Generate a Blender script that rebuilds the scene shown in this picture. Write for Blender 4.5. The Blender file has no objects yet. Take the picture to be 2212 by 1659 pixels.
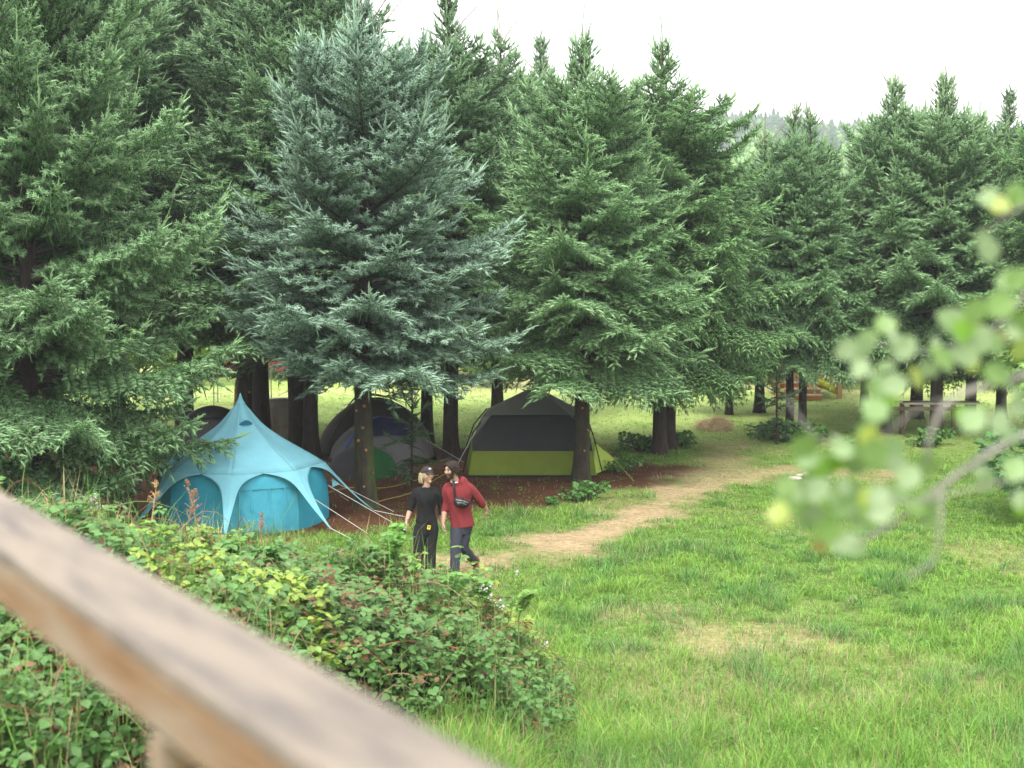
import bpy, math, random
import numpy as np
from mathutils import Vector, Matrix
sc = bpy.context.scene
C = sc.collection
R_ = math.radians
# ------------------------------------------------------------------ camera, sky, sun, exposure
FPX, CU, CV, VH = 3039.0, 1106.0, 829.5, 570.0      # focal length and centre in 2212 x 1659 units
CAMZ = 4.55
PITCH = math.atan((CV - VH) / FPX)
cam = bpy.data.cameras.new('camera'); cam_o = bpy.data.objects.new('camera', cam); C.objects.link(cam_o)
cam_o.location = (0, 0, CAMZ); cam_o.rotation_euler = (math.pi / 2 - PITCH, 0, 0)
cam.sensor_width = 36; cam.lens = FPX / 2212 * 36; cam.clip_end = 3000; cam.clip_start = 0.05
cam.dof.use_dof = True; cam.dof.focus_distance = 20.6; cam.dof.aperture_fstop = 2.4
sc.camera = cam_o
sc.view_settings.view_transform = 'Standard'; sc.view_settings.look = 'None'
sc.view_settings.gamma = 1; sc.view_settings.use_curve_mapping = False
sc.view_settings.exposure = 1.8
SUN_EL, SUN_AZ = 58.0, 200.0      # high soft sun behind cloud
w = bpy.data.worlds.new('World'); sc.world = w; w.use_nodes = True
nt = w.node_tree; nt.nodes.clear()
def N(nt, t, **k):
    n = nt.nodes.new(t)
    for a, b in k.items():
        if a.startswith('i_'): n.inputs[a[2:].replace('_', ' ')].default_value = b
        else: setattr(n, a, b)
    return n
wo = N(nt, 'ShaderNodeOutputWorld'); bg = N(nt, 'ShaderNodeBackground'); bg.inputs['Strength'].default_value = 0.1
sky = N(nt, 'ShaderNodeTexSky'); sky.sky_type = 'NISHITA'; sky.sun_disc = False
sky.sun_elevation = R_(SUN_EL); sky.sun_rotation = R_(SUN_AZ); sky.dust_density = 2.0
tc = N(nt, 'ShaderNodeTexCoord'); nz = N(nt, 'ShaderNodeTexNoise'); nz.inputs['Scale'].default_value = 3.2; nz.inputs['Detail'].default_value = 2.5
mp = N(nt, 'ShaderNodeMapping'); mp.inputs['Scale'].default_value = (1, 1, 2.4); mp.inputs['Location'].default_value = (0.35, 0.2, 0.1)
cr = N(nt, 'ShaderNodeValToRGB'); cr.color_ramp.elements[0].position = 0.36; cr.color_ramp.elements[0].color = (.12, .12, .12, 1)
cr.color_ramp.elements[1].position = 0.50; cr.color_ramp.elements[1].color = (1, 1, 1, 1)
mx = N(nt, 'ShaderNodeMixRGB'); mx.inputs['Color2'].default_value = (8.0, 7.9, 7.8, 1)
L = nt.links.new
L(tc.outputs['Generated'], mp.inputs[0]); L(mp.outputs[0], nz.inputs['Vector']); L(nz.outputs[0], cr.inputs[0])
L(cr.outputs[0], mx.inputs[0]); L(sky.outputs[0], mx.inputs[1]); L(mx.outputs[0], bg.inputs[0]); L(bg.outputs[0], wo.inputs[0])
sl = bpy.data.lights.new('sun', 'SUN'); sl.energy = 1.3; sl.angle = R_(25); sl.color = (1, .96, .9)
so = bpy.data.objects.new('sun', sl); C.objects.link(so)
a, e = R_(SUN_AZ), R_(SUN_EL)
sd = Vector((math.sin(a) * math.cos(e), math.cos(a) * math.cos(e), math.sin(e)))
so.rotation_euler = sd.to_track_quat('Z', 'Y').to_euler(); so.location = (0, -5, 40)
sc.cycles.max_bounces = 8; sc.cycles.transparent_max_bounces = 8
# ------------------------------------------------------------------ helpers
def ray(u, v):
    d = Vector(((u - CU) / FPX, 1, -(v - CV) / FPX))
    c, s = math.cos(PITCH), math.sin(PITCH)
    return Vector((d.x, d.y * c + d.z * s, -d.y * s + d.z * c))
def G(u, v, z=0.0):
    d = ray(u, v); k = (z - CAMZ) / d.z
    return (d.x * k, d.y * k)
def at(u, v, y):
    d = ray(u, v); k = y / d.y
    return Vector((d.x * k, y, CAMZ + d.z * k))
_tab = np.random.default_rng(77).random((256, 256))
def vn(x, y, s=0):
    x = np.asarray(x, float) + s * 17.3; y = np.asarray(y, float) + s * 31.7
    xi = np.floor(x).astype(int); yi = np.floor(y).astype(int); fx = x - xi; fy = y - yi
    fx = fx * fx * (3 - 2 * fx); fy = fy * fy * (3 - 2 * fy)
    g = lambda i, j: _tab[(xi + i) & 255, (yi + j) & 255]
    return (g(0, 0) * (1 - fx) + g(1, 0) * fx) * (1 - fy) + (g(0, 1) * (1 - fx) + g(1, 1) * fx) * fy
def fbm(x, y, s=0, o=4):
    t = 0; a = .5; n = 0
    for k in range(o):
        t = t + a * vn(np.asarray(x) * 2 ** k, np.asarray(y) * 2 ** k, s + k); n += a; a *= .5
    return t / n
def sstep(a, b, x): t = np.clip((np.asarray(x, float) - a) / (b - a), 0, 1); return t * t * (3 - 2 * t)
class MB:
    def __init__(s): s.V = []; s.F = {3: [], 4: []}; s.K = []; s.M = {3: [], 4: []}; s.n = 0
    def add(s, V, F, col=None, mi=0):
        V = np.asarray(V, float).reshape(-1, 3)
        for f in (F if isinstance(F, list) and len(F) and isinstance(F[0], np.ndarray) and F[0].ndim == 2 else [np.asarray(F)]):
            if len(f) == 0: continue
            s.F[f.shape[1]].append(f + s.n); s.M[f.shape[1]].append(np.full(len(f), mi))
        c = np.ones((len(V), 3)) * (np.array(col) if col is not None else 1.0)
        s.K.append(c); s.V.append(V); s.n += len(V); return s
    def build(s, name, mats, parent=None, smooth=False, usecol=True):
        me = bpy.data.meshes.new(name)
        V = np.concatenate(s.V); me.vertices.add(len(V)); me.vertices.foreach_set('co', V.astype(np.float32).ravel())
        loops = []; tot = []; mi = []
        for k in (3, 4):
            if s.F[k]:
                f = np.concatenate(s.F[k]); loops.append(f.ravel()); tot.append(np.full(len(f), k)); mi.append(np.concatenate(s.M[k]))
        loops = np.concatenate(loops); tot = np.concatenate(tot); mi = np.concatenate(mi)
        me.loops.add(len(loops)); me.loops.foreach_set('vertex_index', loops.astype(np.int32))
        me.polygons.add(len(tot)); st = np.concatenate([[0], np.cumsum(tot)[:-1]])
        me.polygons.foreach_set('loop_start', st.astype(np.int32)); me.polygons.foreach_set('material_index', mi.astype(np.int32))
        me.polygons.foreach_set('use_smooth', np.full(len(tot), bool(smooth)))
        if usecol:
            at_ = me.color_attributes.new('col', 'FLOAT_COLOR' if len(V) < 200000 else 'BYTE_COLOR', 'POINT')
            K = np.ones((len(V), 4), np.float32); K[:, :3] = np.clip(np.concatenate(s.K), 0, 1); at_.data.foreach_set('color', K.ravel())
        me.update(calc_edges=True); me.validate()
        for m in (mats if isinstance(mats, (list, tuple)) else [mats]): me.materials.append(m)
        o = bpy.data.objects.new(name, me); C.objects.link(o)
        if parent: o.parent = parent
        return o
def box(sx, sy, sz, c=(0, 0, 0), rz=0, tilt=None):
    V = np.array([(x, y, z) for z in (-.5, .5) for y in (-.5, .5) for x in (-.5, .5)]) * (sx, sy, sz)
    if tilt is not None: V = V @ np.array(tilt).T
    if rz: V = V @ np.array(Matrix.Rotation(rz, 3, 'Z')).T
    return V + np.array(c), np.array([(0, 2, 3, 1), (4, 5, 7, 6), (0, 1, 5, 4), (2, 6, 7, 3), (0, 4, 6, 2), (1, 3, 7, 5)])
def tube(P, r, n=6, rb=None, side=None, cap=True):
    P = np.asarray(P, float); m = len(P); r = np.ones(m) * np.asarray(r, float); rb = r if rb is None else np.ones(m) * np.asarray(rb, float)
    T = np.gradient(P, axis=0); T /= np.linalg.norm(T, axis=1)[:, None] + 1e-9
    s = np.array(side if side is not None else ((1, 0, 0) if abs(T[0][0]) < .8 else (0, 1, 0)), float)
    V = []
    for i in range(m):
        a = s - T[i] * (s @ T[i]); a /= np.linalg.norm(a) + 1e-9; b = np.cross(T[i], a)
        if side is None: s = a
        th = np.arange(n) * 2 * math.pi / n
        V.append(P[i] + np.outer(np.cos(th) * r[i], a) + np.outer(np.sin(th) * rb[i], b))
    V = np.concatenate(V); i = np.arange(m - 1)[:, None] * n; j = np.arange(n)[None]; k = (j + 1) % n
    F = np.stack([i + j, i + k, i + n + k, i + n + j], -1).reshape(-1, 4)
    if cap:
        V = np.concatenate([V, P[:1], P[-1:]]); q = np.arange(n); e0 = m * n
        F = [F, np.concatenate([np.stack([(q + 1) % n, q, np.full(n, e0)], -1), np.stack([(m - 1) * n + q, (m - 1) * n + (q + 1) % n, np.full(n, e0 + 1)], -1)])]
    return V, F
def grid(X):      # X: (a,b,3) array of points
    a, b = X.shape[:2]; i = np.arange(a - 1)[:, None] * b; j = np.arange(b - 1)[None]
    return X.reshape(-1, 3), np.stack([i + j, i + j + 1, i + b + j + 1, i + b + j], -1).reshape(-1, 4)
def inst(mb, TV, TF, P, X, Y, Z, S, col, tcol=None, mi=0):
    n, k = len(P), len(TV); S = np.asarray(S, float)
    if S.ndim == 1: S = np.stack([S] * 3, -1)
    T = TV[None] * S[:, None]
    V = P[:, None] + T[..., 0:1] * X[:, None] + T[..., 1:2] * Y[:, None] + T[..., 2:3] * Z[:, None]
    cc = np.repeat(np.asarray(col)[:, None], k, 1)
    if tcol is not None: cc = cc * tcol[None, :, None]
    fs = [(f[None] + np.arange(n)[:, None, None] * k).reshape(-1, f.shape[1]) for f in (TF if isinstance(TF, list) else [TF])]
    mb.add(V.reshape(-1, 3), fs, cc.reshape(-1, 3), mi)
def nrm(v): return v / (np.linalg.norm(v, axis=-1, keepdims=True) + 1e-9)
def tag(o, label=None, cat=None, group=None, kind=None):
    for k, v in (('label', label), ('category', cat), ('group', group), ('kind', kind)):
        if v: o[k] = v
    return o
def thing(name, label, cat, loc=(0, 0, 0), rz=0, group=None):
    o = bpy.data.objects.new(name, None); C.objects.link(o); o.location = loc; o.rotation_euler = (0, 0, rz); o.empty_display_size = .2
    return tag(o, label, cat, group)
def dup(root, loc, rz=0, s=1.0, label=None, group=None):
    r = root.copy(); C.objects.link(r); r.location = loc; r.rotation_euler = (0, 0, rz); r.scale = (s,) * 3 if not hasattr(s, '__len__') else s
    if label: r['label'] = label
    if group: r['group'] = group
    for ch in list(root.children):
        c = ch.copy(); C.objects.link(c); c.parent = r
        for g in list(ch.children):
            d = g.copy(); C.objects.link(d); d.parent = c
    return r
def mat(name, col=(.5, .5, .5), rough=.7, vcol=False, noise=0.0, nscale=8.0, bump=0.0, bscale=40.0, trans=0.0, spec=.3, stretch=None, metal=0, col2=None, sheen=0):
    m = bpy.data.materials.new(name); m.use_nodes = True; nt = m.node_tree; b = nt.nodes['Principled BSDF']; L = nt.links.new
    b.inputs['Roughness'].default_value = rough; b.inputs['Specular IOR Level'].default_value = spec; b.inputs['Metallic'].default_value = metal
    if sheen: b.inputs['Sheen Weight'].default_value = sheen
    tc = N(nt, 'ShaderNodeTexCoord'); vec = tc.outputs['Object']
    if stretch:
        mp = N(nt, 'ShaderNodeMapping'); mp.inputs['Scale'].default_value = stretch; L(vec, mp.inputs[0]); vec = mp.outputs[0]
    if vcol:
        at_ = N(nt, 'ShaderNodeAttribute'); at_.attribute_name = 'col'; src = at_.outputs['Color']
        mul = N(nt, 'ShaderNodeMixRGB'); mul.blend_type = 'MULTIPLY'; mul.inputs[0].default_value = 1; mul.inputs[2].default_value = (*col, 1); L(src, mul.inputs[1]); src = mul.outputs[0]
    else:
        rg = N(nt, 'ShaderNodeRGB'); rg.outputs[0].default_value = (*col, 1); src = rg.outputs[0]
    if noise or col2:
        nz = N(nt, 'ShaderNodeTexNoise'); nz.inputs['Scale'].default_value = nscale; nz.inputs['Detail'].default_value = 5; nz.inputs['Roughness'].default_value = .65; L(vec, nz.inputs['Vector'])
        if col2:
            rp = N(nt, 'ShaderNodeMapRange'); rp.inputs[1].default_value = .4; rp.inputs[2].default_value = .62; L(nz.outputs[0], rp.inputs[0])
            mm = N(nt, 'ShaderNodeMixRGB'); L(rp.outputs[0], mm.inputs[0]); L(src, mm.inputs[1]); mm.inputs[2].default_value = (*col2, 1); src = mm.outputs[0]
        if noise:
            mr = N(nt, 'ShaderNodeMapRange'); mr.inputs[1].default_value = .25; mr.inputs[2].default_value = .75; mr.inputs[3].default_value = 1 - noise; mr.inputs[4].default_value = 1 + noise; L(nz.outputs[0], mr.inputs[0])
            vm = N(nt, 'ShaderNodeVectorMath'); vm.operation = 'SCALE'; L(src, vm.inputs[0]); L(mr.outputs[0], vm.inputs['Scale']); src = vm.outputs[0]
    L(src, b.inputs['Base Color'])
    if bump:
        n2 = N(nt, 'ShaderNodeTexNoise'); n2.inputs['Scale'].default_value = bscale; n2.inputs['Detail'].default_value = 4; L(vec, n2.inputs['Vector'])
        bp = N(nt, 'ShaderNodeBump'); bp.inputs['Strength'].default_value = min(1, bump); bp.inputs['Distance'].default_value = .02 * max(1, bump); L(n2.outputs[0], bp.inputs['Height']); L(bp.outputs[0], b.inputs['Normal'])
    if trans:
        tr = N(nt, 'ShaderNodeBsdfTranslucent'); L(src, tr.inputs[0]); ms = N(nt, 'ShaderNodeMixShader'); ms.inputs[0].default_value = trans
        L(b.outputs[0], ms.inputs[1]); L(tr.outputs[0], ms.inputs[2]); L(ms.outputs[0], nt.nodes['Material Output'].inputs['Surface'])
    return m
M = {}
M['needles'] = mat('spruce_needles', (1, 1, 1), .55, vcol=True, spec=.35, trans=.12)
M['bark'] = mat('spruce_bark', (.075, .05, .035), .9, noise=.5, nscale=9, bump=1.0, bscale=22, stretch=(1, 1, .35), col2=(.035, .026, .018))
M['bark_moss'] = mat('mossy_bark', (1, 1, 1), .9, vcol=True, noise=.45, nscale=14, bump=1.2, bscale=25, stretch=(1, 1, .4))
M['twig'] = mat('dead_twigs', (.06, .04, .028), .9)
M['leaf'] = mat('leaves', (1, 1, 1), .42, vcol=True, spec=.4, trans=.28)
M['grass'] = mat('grass_blades', (1, 1, 1), .5, vcol=True, spec=.3, trans=.3)
M['cane'] = mat('canes', (1, 1, 1), .7, vcol=True)
# ------------------------------------------------------------------ masks and terrain
def seg_dist(x, y, pts):
    d = np.full(np.shape(x), 1e9); tt = np.zeros(np.shape(x))
    for i in range(len(pts) - 1):
        a = np.array(pts[i]); b = np.array(pts[i + 1]); ab = b - a
        t = np.clip(((x - a[0]) * ab[0] + (y - a[1]) * ab[1]) / (ab @ ab), 0, 1)
        dd = np.hypot(x - a[0] - t * ab[0], y - a[1] - t * ab[1]); d = np.minimum(d, dd)
    return d
def in_poly(x, y, pts):
    r = np.zeros(np.shape(x), bool); n = len(pts)
    for i in range(n):
        x1, y1 = pts[i]; x2, y2 = pts[(i + 1) % n]
        c = ((y1 > y) != (y2 > y)) & (x < (x2 - x1) * (y - y1) / (y2 - y1 + 1e-12) + x1); r ^= c
    return r
def soft_poly(x, y, pts, wd):
    d = seg_dist(x, y, pts + [pts[0]]); s = np.where(in_poly(x, y, pts), d, -d)
    return sstep(-wd, wd, s + (fbm(x * 1.1, y * 1.1, 5) - .5) * 1.6)
PATH = [G(*p) for p in ((880, 1260), (1010, 1225), (1130, 1195), (1240, 1165), (1340, 1130), (1430, 1090), (1510, 1050), (1575, 1010), (1570, 965))]
PATH2 = [G(*p) for p in ((1510, 1045), (1640, 1024), (1760, 1018), (1880, 1022))]
LITTER = [G(*p) for p in ((700, 1150), (560, 1150), (100, 1130), (-300, 1100), (-300, 980), (250, 950), (500, 960), (660, 940), (900, 965), (1000, 965), (1200, 950), (1330, 985), (1500, 1015), (1440, 1045), (1300, 1062), (1180, 1088), (1020, 1100), (960, 1130), (860, 1145))]
DRY = [G(*p) for p in ((1250, 1330), (1500, 1270), (1720, 1330), (1800, 1400), (1500, 1420))]
def m_path(x, y):
    n = (fbm(x * 1.3, y * 1.3, 3) - .5) * 1.9
    wd = .40 + .006 * (y - 20) + .25 * (1 - sstep(20, 25, y))
    a = (1 - sstep(wd - .45, wd + .45, seg_dist(x, y, PATH) + n)) * (1 - .45 * sstep(26, 32, y))
    b = (1 - sstep(.25, 1.1, seg_dist(x, y, PATH2) + n)) * .7
    return np.maximum(a, b)
def m_litter(x, y): return soft_poly(x, y, LITTER, .35)
def m_dry(x, y):
    return np.clip(soft_poly(x, y, DRY, 1.2) * sstep(.40, .62, fbm(x * .9, y * .7, 9)) + .55 * sstep(.56, .72, fbm(x * .35, y * .35, 21)), 0, 1)
RX = [-12, -4.3, -3.7, -2.9, -2.1, -1.67, -1.1, -.64, -.44, 0, .39, .55, .85]
RZ = [2.6, 2.42, 2.30, 2.16, 2.02, 2.0, 2.06, 1.94, 1.80, 1.56, 1.05, .6, 0]
def ztop(x, y):                                  # top of the bramble thicket
    z = zraw(x, y); b = np.clip(.74 * z - .3, 0, 9); return b + (z - b) * near_cut(x, y)
def zraw(x, y):
    x = np.asarray(x, float); y = np.asarray(y, float); s = sstep(-2.2, -.6, x)
    z = np.interp(x + .16, RX, RZ) * (1 - sstep(12.8 + 1.5 * s, 14.6 + 1.6 * s, y + .8 * (fbm(x, y * 0 + 3, 2) - .5))) * (1 - .34 * s)
    z = z * (.93 + .07 * sstep(5, 12, y)) * (1 - .35 * s * (1 - sstep(9, 12.5, y)))
    return z + (fbm(x * 1.2, y * 1.2, 31) - .5) * .8 * np.clip(z, 0, 1)
def near_cut(x, y):
    yn = np.interp(x, [-3.8, -2.9, -2.1, -1.4, -.95, -.45, -.05, .35], [4.5, 7.4, 9.0, 10.6, 11.5, 12.4, 12.9, 13.3]) + 1.6 * (fbm(np.asarray(x) * 1.7, np.asarray(y) * 1.7, 61) - .5)
    return sstep(yn - .4, yn + .4, y)
def thick(x, y): return ztop(x, y) - bank(x, y)
def bank(x, y): return np.clip(.74 * zraw(x, y) - .3, 0, 9)
def gz(x, y): return bank(x, y) + (fbm(x * .5, y * .5, 8) - .5) * .07
def gcol(x, y):
    x = np.asarray(x, float); y = np.asarray(y, float)
    n = fbm(x * .8, y * .8, 1)[..., None]; n2 = fbm(x * 4, y * 4, 2)[..., None]
    g = np.array((.10, .17, .035)) * (.7 + .6 * n2)
    far = sstep(30, 42, y)[..., None]
    g = g * (1 - far) + far * (np.array((.30, .44, .10)) * (1 - n) + np.array((.44, .50, .18)) * n) * (.85 + .3 * n2)
    far2 = (sstep(45, 56, y) * sstep(.5, .62, fbm(x * .12, y * .25, 14)))[..., None]
    g = g * (1 - far2) + far2 * np.array((.46, .40, .22))
    p = m_path(x, y)[..., None]; l = m_litter(x, y)[..., None]; d = m_dry(x, y)[..., None] * (1 - far)
    d = d * .6; g = g * (1 - d) + d * np.array((.36, .29, .14)) * (.7 + .6 * n2)
    g = g * (1 - l) + l * (np.array((.095, .042, .021)) * (.55 + .9 * n2))
    g = g * (1 - p) + p * (np.array((.37, .28, .16)) * (.65 + .6 * n2))
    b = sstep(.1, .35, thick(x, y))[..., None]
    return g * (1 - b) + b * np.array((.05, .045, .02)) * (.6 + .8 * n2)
xs = np.concatenate([-np.geomspace(900, 15, 24), np.arange(-14, 14.01, .16), np.geomspace(15, 900, 24)])
ys = np.concatenate([np.linspace(-60, 3, 10), np.arange(4, 40, .16), np.arange(40, 80, .8), np.geomspace(81, 1500, 20)])
X, Y = np.meshgrid(xs, ys, indexing='ij'); Z = gz(X, Y)
V, F = grid(np.stack([X, Y, Z], -1)); mb = MB(); mb.add(V, F[:, ::-1][:, [3, 0, 1, 2]][:, ::-1], gcol(V[:, 0], V[:, 1]))
M['soil'] = mat('ground', (1, 1, 1), .95, vcol=True, noise=.45, nscale=9, bump=1.5, bscale=30, spec=.1)
g_o = mb.build('ground', M['soil'], smooth=True); tag(g_o, 'grassy camp field with straw path and reddish needle litter', 'ground', kind='structure')
# hill
xs = np.linspace(-500, 560, 90); ys = np.concatenate([np.linspace(120, 760, 60), np.linspace(790, 1300, 10)])
X, Y = np.meshgrid(xs, ys, indexing='ij')
def hz(x, y):
    u = 1106 + x / 700 * FPX
    rv = np.interp(u, [-1000, 900, 1400, 1540, 1750, 1900, 2212, 2600, 3600], [300, 285, 278, 262, 287, 312, 305, 300, 290])
    top = CAMZ + 700 * (VH - rv) / FPX - 4
    t = np.clip((y - 130) / 570, 0, 1); k = t ** 1.15
    return np.where(y <= 700, top * k, top * (1 - (y - 700) / 700)) + (fbm(x * .02, y * .02, 4) - .5) * 12 * np.clip(t * 3, 0, 1) * (1 - sstep(.7, 1, t) * .6) - .5
V, F = grid(np.stack([X, Y, hz(X, Y)], -1)); mb = MB()
mb.add(V, F[:, ::-1], np.array((.09, .16, .05)))
h_o = mb.build('hill', mat('hill_soil', (1, 1, 1), .95, vcol=True, noise=.4, nscale=.05), smooth=True); tag(h_o, 'wooded hill behind the camp field', 'hill', kind='structure')
rng = np.random.default_rng(5)
mb = MB()
def conifer_tpl(seed, n=7, lay=8):
    r = np.random.default_rng(seed); V = []; F = []
    for i in range(lay):
        t0 = i / lay; z0 = .08 + .92 * t0; z1 = min(1.0, z0 + .92 / lay * 1.7); ra = .20 * (1 - t0) ** .85 + .012
        b = len(V); th = np.arange(n) / n * 6.283 + r.random() * 6
        for k in range(n):
            q = ra * r.uniform(.65, 1.25); V.append((math.cos(th[k]) * q, math.sin(th[k]) * q, z0 - .02 * r.random()))
        V.append((0, 0, z1))
        for k in range(n): F.append((b + k, b + (k + 1) % n, b + n))
    return np.array(V), np.array(F)
def blob_tpl(seed):
    r = np.random.default_rng(seed); V = []; F = []
    for i in range(70):
        d = nrm(r.normal(size=3)); p = d * (.36, .36, .42) * r.uniform(.65, 1) + (0, 0, .55); q = nrm(np.cross(d, r.normal(size=3))); s = np.cross(d, q); k = r.uniform(.07, .13); b = len(V)
        V += [p + q * k, p + s * k - d * .04, p - q * k, p - s * k - d * .04]; F += [(b, b + 1, b + 2), (b, b + 2, b + 3)]
    return np.array(V), np.array(F)
def scatter(TPL, P, S, col, mb):
    for k, (TV, TF) in enumerate(TPL):
        s = np.arange(len(P)) % len(TPL) == k; n = s.sum(); a = rng.random(n) * 6.283
        Xa = np.stack([np.cos(a), np.sin(a), a * 0], -1); Ya = np.stack([-np.sin(a), np.cos(a), a * 0], -1); Za = np.tile((0, 0, 1.), (n, 1))
        inst(mb, TV, TF, P[s], Xa, Ya, Za, S[s], col[s])
def hillpts(n, y0, y1, pw=1):
    y = y0 + (y1 - y0) * rng.random(n) ** pw; x = rng.uniform(-.1, .62, n) * y * .8
    return np.stack([x, y, hz(x, y)], -1)
P = np.concatenate([hillpts(1500, 430, 712), hillpts(420, 690, 712)]); S = rng.uniform(5.5, 12, len(P)); S3 = np.stack([S * 1.5, S * 1.5, S], -1)
scatter([conifer_tpl(i) for i in range(4)], P, S3, np.array((.04, .11, .055)) * rng.uniform(.7, 1.5, (len(P), 1)), mb)
P = hillpts(1300, 140, 640, .9); S = rng.uniform(6, 11, len(P))
scatter([blob_tpl(i) for i in range(4)], P - [0, 0, 1], S, np.array((.20, .42, .07)) * rng.uniform(.6, 1.3, (len(P), 1)) + rng.uniform(0, .03, (len(P), 3)), mb)
o = mb.build('hillside_wood', M['leaf']); tag(o, 'distant mixed wood covering the hill, dark conifers along its ridge', 'forest', kind='stuff')
# ------------------------------------------------------------------ grass
BV = np.array([(-.5, 0, 0), (.5, 0, 0), (-.4, .16, .5), (.4, .16, .5), (0, .55, .9)]); BF = [np.array([(0, 1, 3, 2)]), np.array([(2, 3, 4)])]
def blades(mb, x, y, h, wd, col, flat=None, zf=gz, az=None):
    n = len(x); a = rng.random(n) * 6.283 if az is None else az - math.pi / 2; P = np.stack([x, y, zf(x, y) - .004], -1)
    X_ = np.stack([np.cos(a), np.sin(a), a * 0], -1)
    tl = rng.normal(0, .42, n) if flat is None else np.where(flat, rng.uniform(1.2, 1.5, n), rng.normal(0, .42, n) if az is None else rng.uniform(.0, .8, n))
    Y0 = np.stack([-np.sin(a), np.cos(a), a * 0], -1); Z0 = np.array((0, 0, 1.))
    Z_ = Z0 * np.cos(tl)[:, None] + Y0 * np.sin(tl)[:, None]; Y_ = Y0 * np.cos(tl)[:, None] - Z0 * np.sin(tl)[:, None]
    b = rng.uniform(.3, 1.3, n)
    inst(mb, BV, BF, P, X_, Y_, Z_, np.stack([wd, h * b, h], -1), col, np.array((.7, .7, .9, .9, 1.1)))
TB = 6; NT_ = 108000; NB = NT_ * TB      # tufts of six blades that lean outwards
yt = 9.5 * (58 / 9.5) ** rng.random(NT_); xt = rng.uniform(-1, 1, NT_) * (yt * .40 + .6); AZ = rng.random(NB) * 6.283; rt = .045 * rng.random(NB) * np.repeat(yt, TB) / 16
x = np.repeat(xt, TB) + rt * np.cos(AZ); y = np.repeat(yt, TB) + rt * np.sin(AZ)
zt = ztop(x, y); pa = m_path(x, y); li = m_litter(x, y); dr = m_dry(x, y)
cl = fbm(x * 1.6, y * 1.6, 12); cl2 = fbm(x * .5, y * .5, 13); r = rng.random(NB)
keep = (thick(x, y) < .2) & (r < 1 - .55 * pa) & (rng.random(NB) < 1 - .965 * li) & (rng.random(NB) < 1 - .3 * dr)
straw = (rng.random(NB) < np.clip(.06 + .72 * pa + .45 * dr + .22 * sstep(.45, .62, fbm(x * 3, y * 2, 44)) + .15 * sstep(.5, .65, cl2) + .5 * li, 0, .97))
h = .07 + .12 * sstep(.5, .75, cl) + .16 * (1 - sstep(13.5, 18, y)) * (.4 + cl2) + .13 * sstep(.5, .7, fbm(x * 3.2, y * 2.6, 90)) * (1 - sstep(18, 24, y))
h = h + .13 * sstep(.57, .70, fbm(x * 1.5, y * 1.3, 40)) * (1 - sstep(24, 30, y))
h = h * np.repeat(rng.uniform(.6, 1.35, NT_), TB); gvar = np.repeat(rng.uniform(.75, 1.25, NT_), TB)
h = np.where(straw, h * .85, h) * (1 - .65 * pa) * (1 - .35 * dr) * (1 - .5 * sstep(30, 40, y)) * rng.uniform(.55, 1.25, NB)
wd = .0048 * (y / 13) * rng.uniform(.7, 1.4, NB) * np.where(straw, .8, 1)
gc = np.array((.145, .33, .045)) * (1 - cl[:, None]) + np.array((.30, .51, .075)) * cl[:, None]
blu = .8 * sstep(.57, .68, fbm(x * 1.5, y * 1.3, 40))[:, None] * (1 - sstep(24, 34, y))[:, None]; gc = gc * (1 - blu) + blu * np.array((.12, .29, .07))
farm = sstep(30, 42, y)[:, None]; gc = gc * (1 - farm) + farm * np.array((.36, .60, .16))
sc_ = np.array((.54, .45, .27)) * rng.uniform(.7, 1.15, (NB, 1))
col = np.where(straw[:, None], sc_, gc * gvar[:, None] * rng.uniform(.75, 1.2, (NB, 1)))
flat = straw & (rng.random(NB) < .55)
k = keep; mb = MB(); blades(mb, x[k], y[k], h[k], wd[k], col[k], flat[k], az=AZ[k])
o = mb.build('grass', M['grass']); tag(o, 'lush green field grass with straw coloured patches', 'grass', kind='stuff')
# fallen needles, cones and chips on the litter
n = 60000; y = rng.uniform(19, 36, n); x = rng.uniform(-1, 1, n) * y * .42; k = (m_litter(x, y) > .4) & (zt[:n] < 9)
x, y = x[k], y[k]; n = len(x); mb = MB()
cc = np.where(rng.random((n, 1)) < .75, np.array((.19, .08, .035)), np.array((.34, .23, .14))) * rng.uniform(.4, 1.3, (n, 1))
blades(mb, x, y, rng.uniform(.05, .14, n), rng.uniform(.006, .012, n), cc, np.ones(n, bool))
o = mb.build('needle_litter', M['grass']); tag(o, 'reddish brown fallen needles under the spruces', 'litter', kind='stuff')
# low green weeds on the shaded ground under and behind the trees
def leaf_tpl(w=.42, fold=.12, n=3):
    V = [(0, 0, 0)]; t = [.22, .5, .78]; ww = [.8, 1.0, .62]
    for i in range(n): V += [(t[i], 0, -.03 * i), (t[i], w * ww[i], fold - .04 * i), (t[i], -w * ww[i], fold - .04 * i)]
    V.append((1, 0, -.12)); F = [(0, 1, 2), (0, 3, 1)]
    for i in range(n - 1):
        c = 1 + 3 * i; F += [(c, c + 3, c + 4), (c, c + 4, c + 1), (c, c + 2, c + 5), (c, c + 5, c + 3)]
    c = 1 + 3 * (n - 1); F += [(c, c + 3, c + 0)] if False else []
    e = len(V) - 1; F += [(c, e, c + 1), (c, c + 2, e)]
    return np.array(V), np.array(F)
LV, LF = leaf_tpl()
def leaves(mb, P, D, Nn, S, col, wd=1.0, tpl=None):
    TV, TF = tpl or (LV, LF)
    D = nrm(D); Yv = nrm(np.cross(Nn, D)); Zv = np.cross(D, Yv); S = np.asarray(S)
    inst(mb, TV, TF, P, D, Yv, Zv, np.stack([S, S * wd, S], -1), col)
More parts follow.
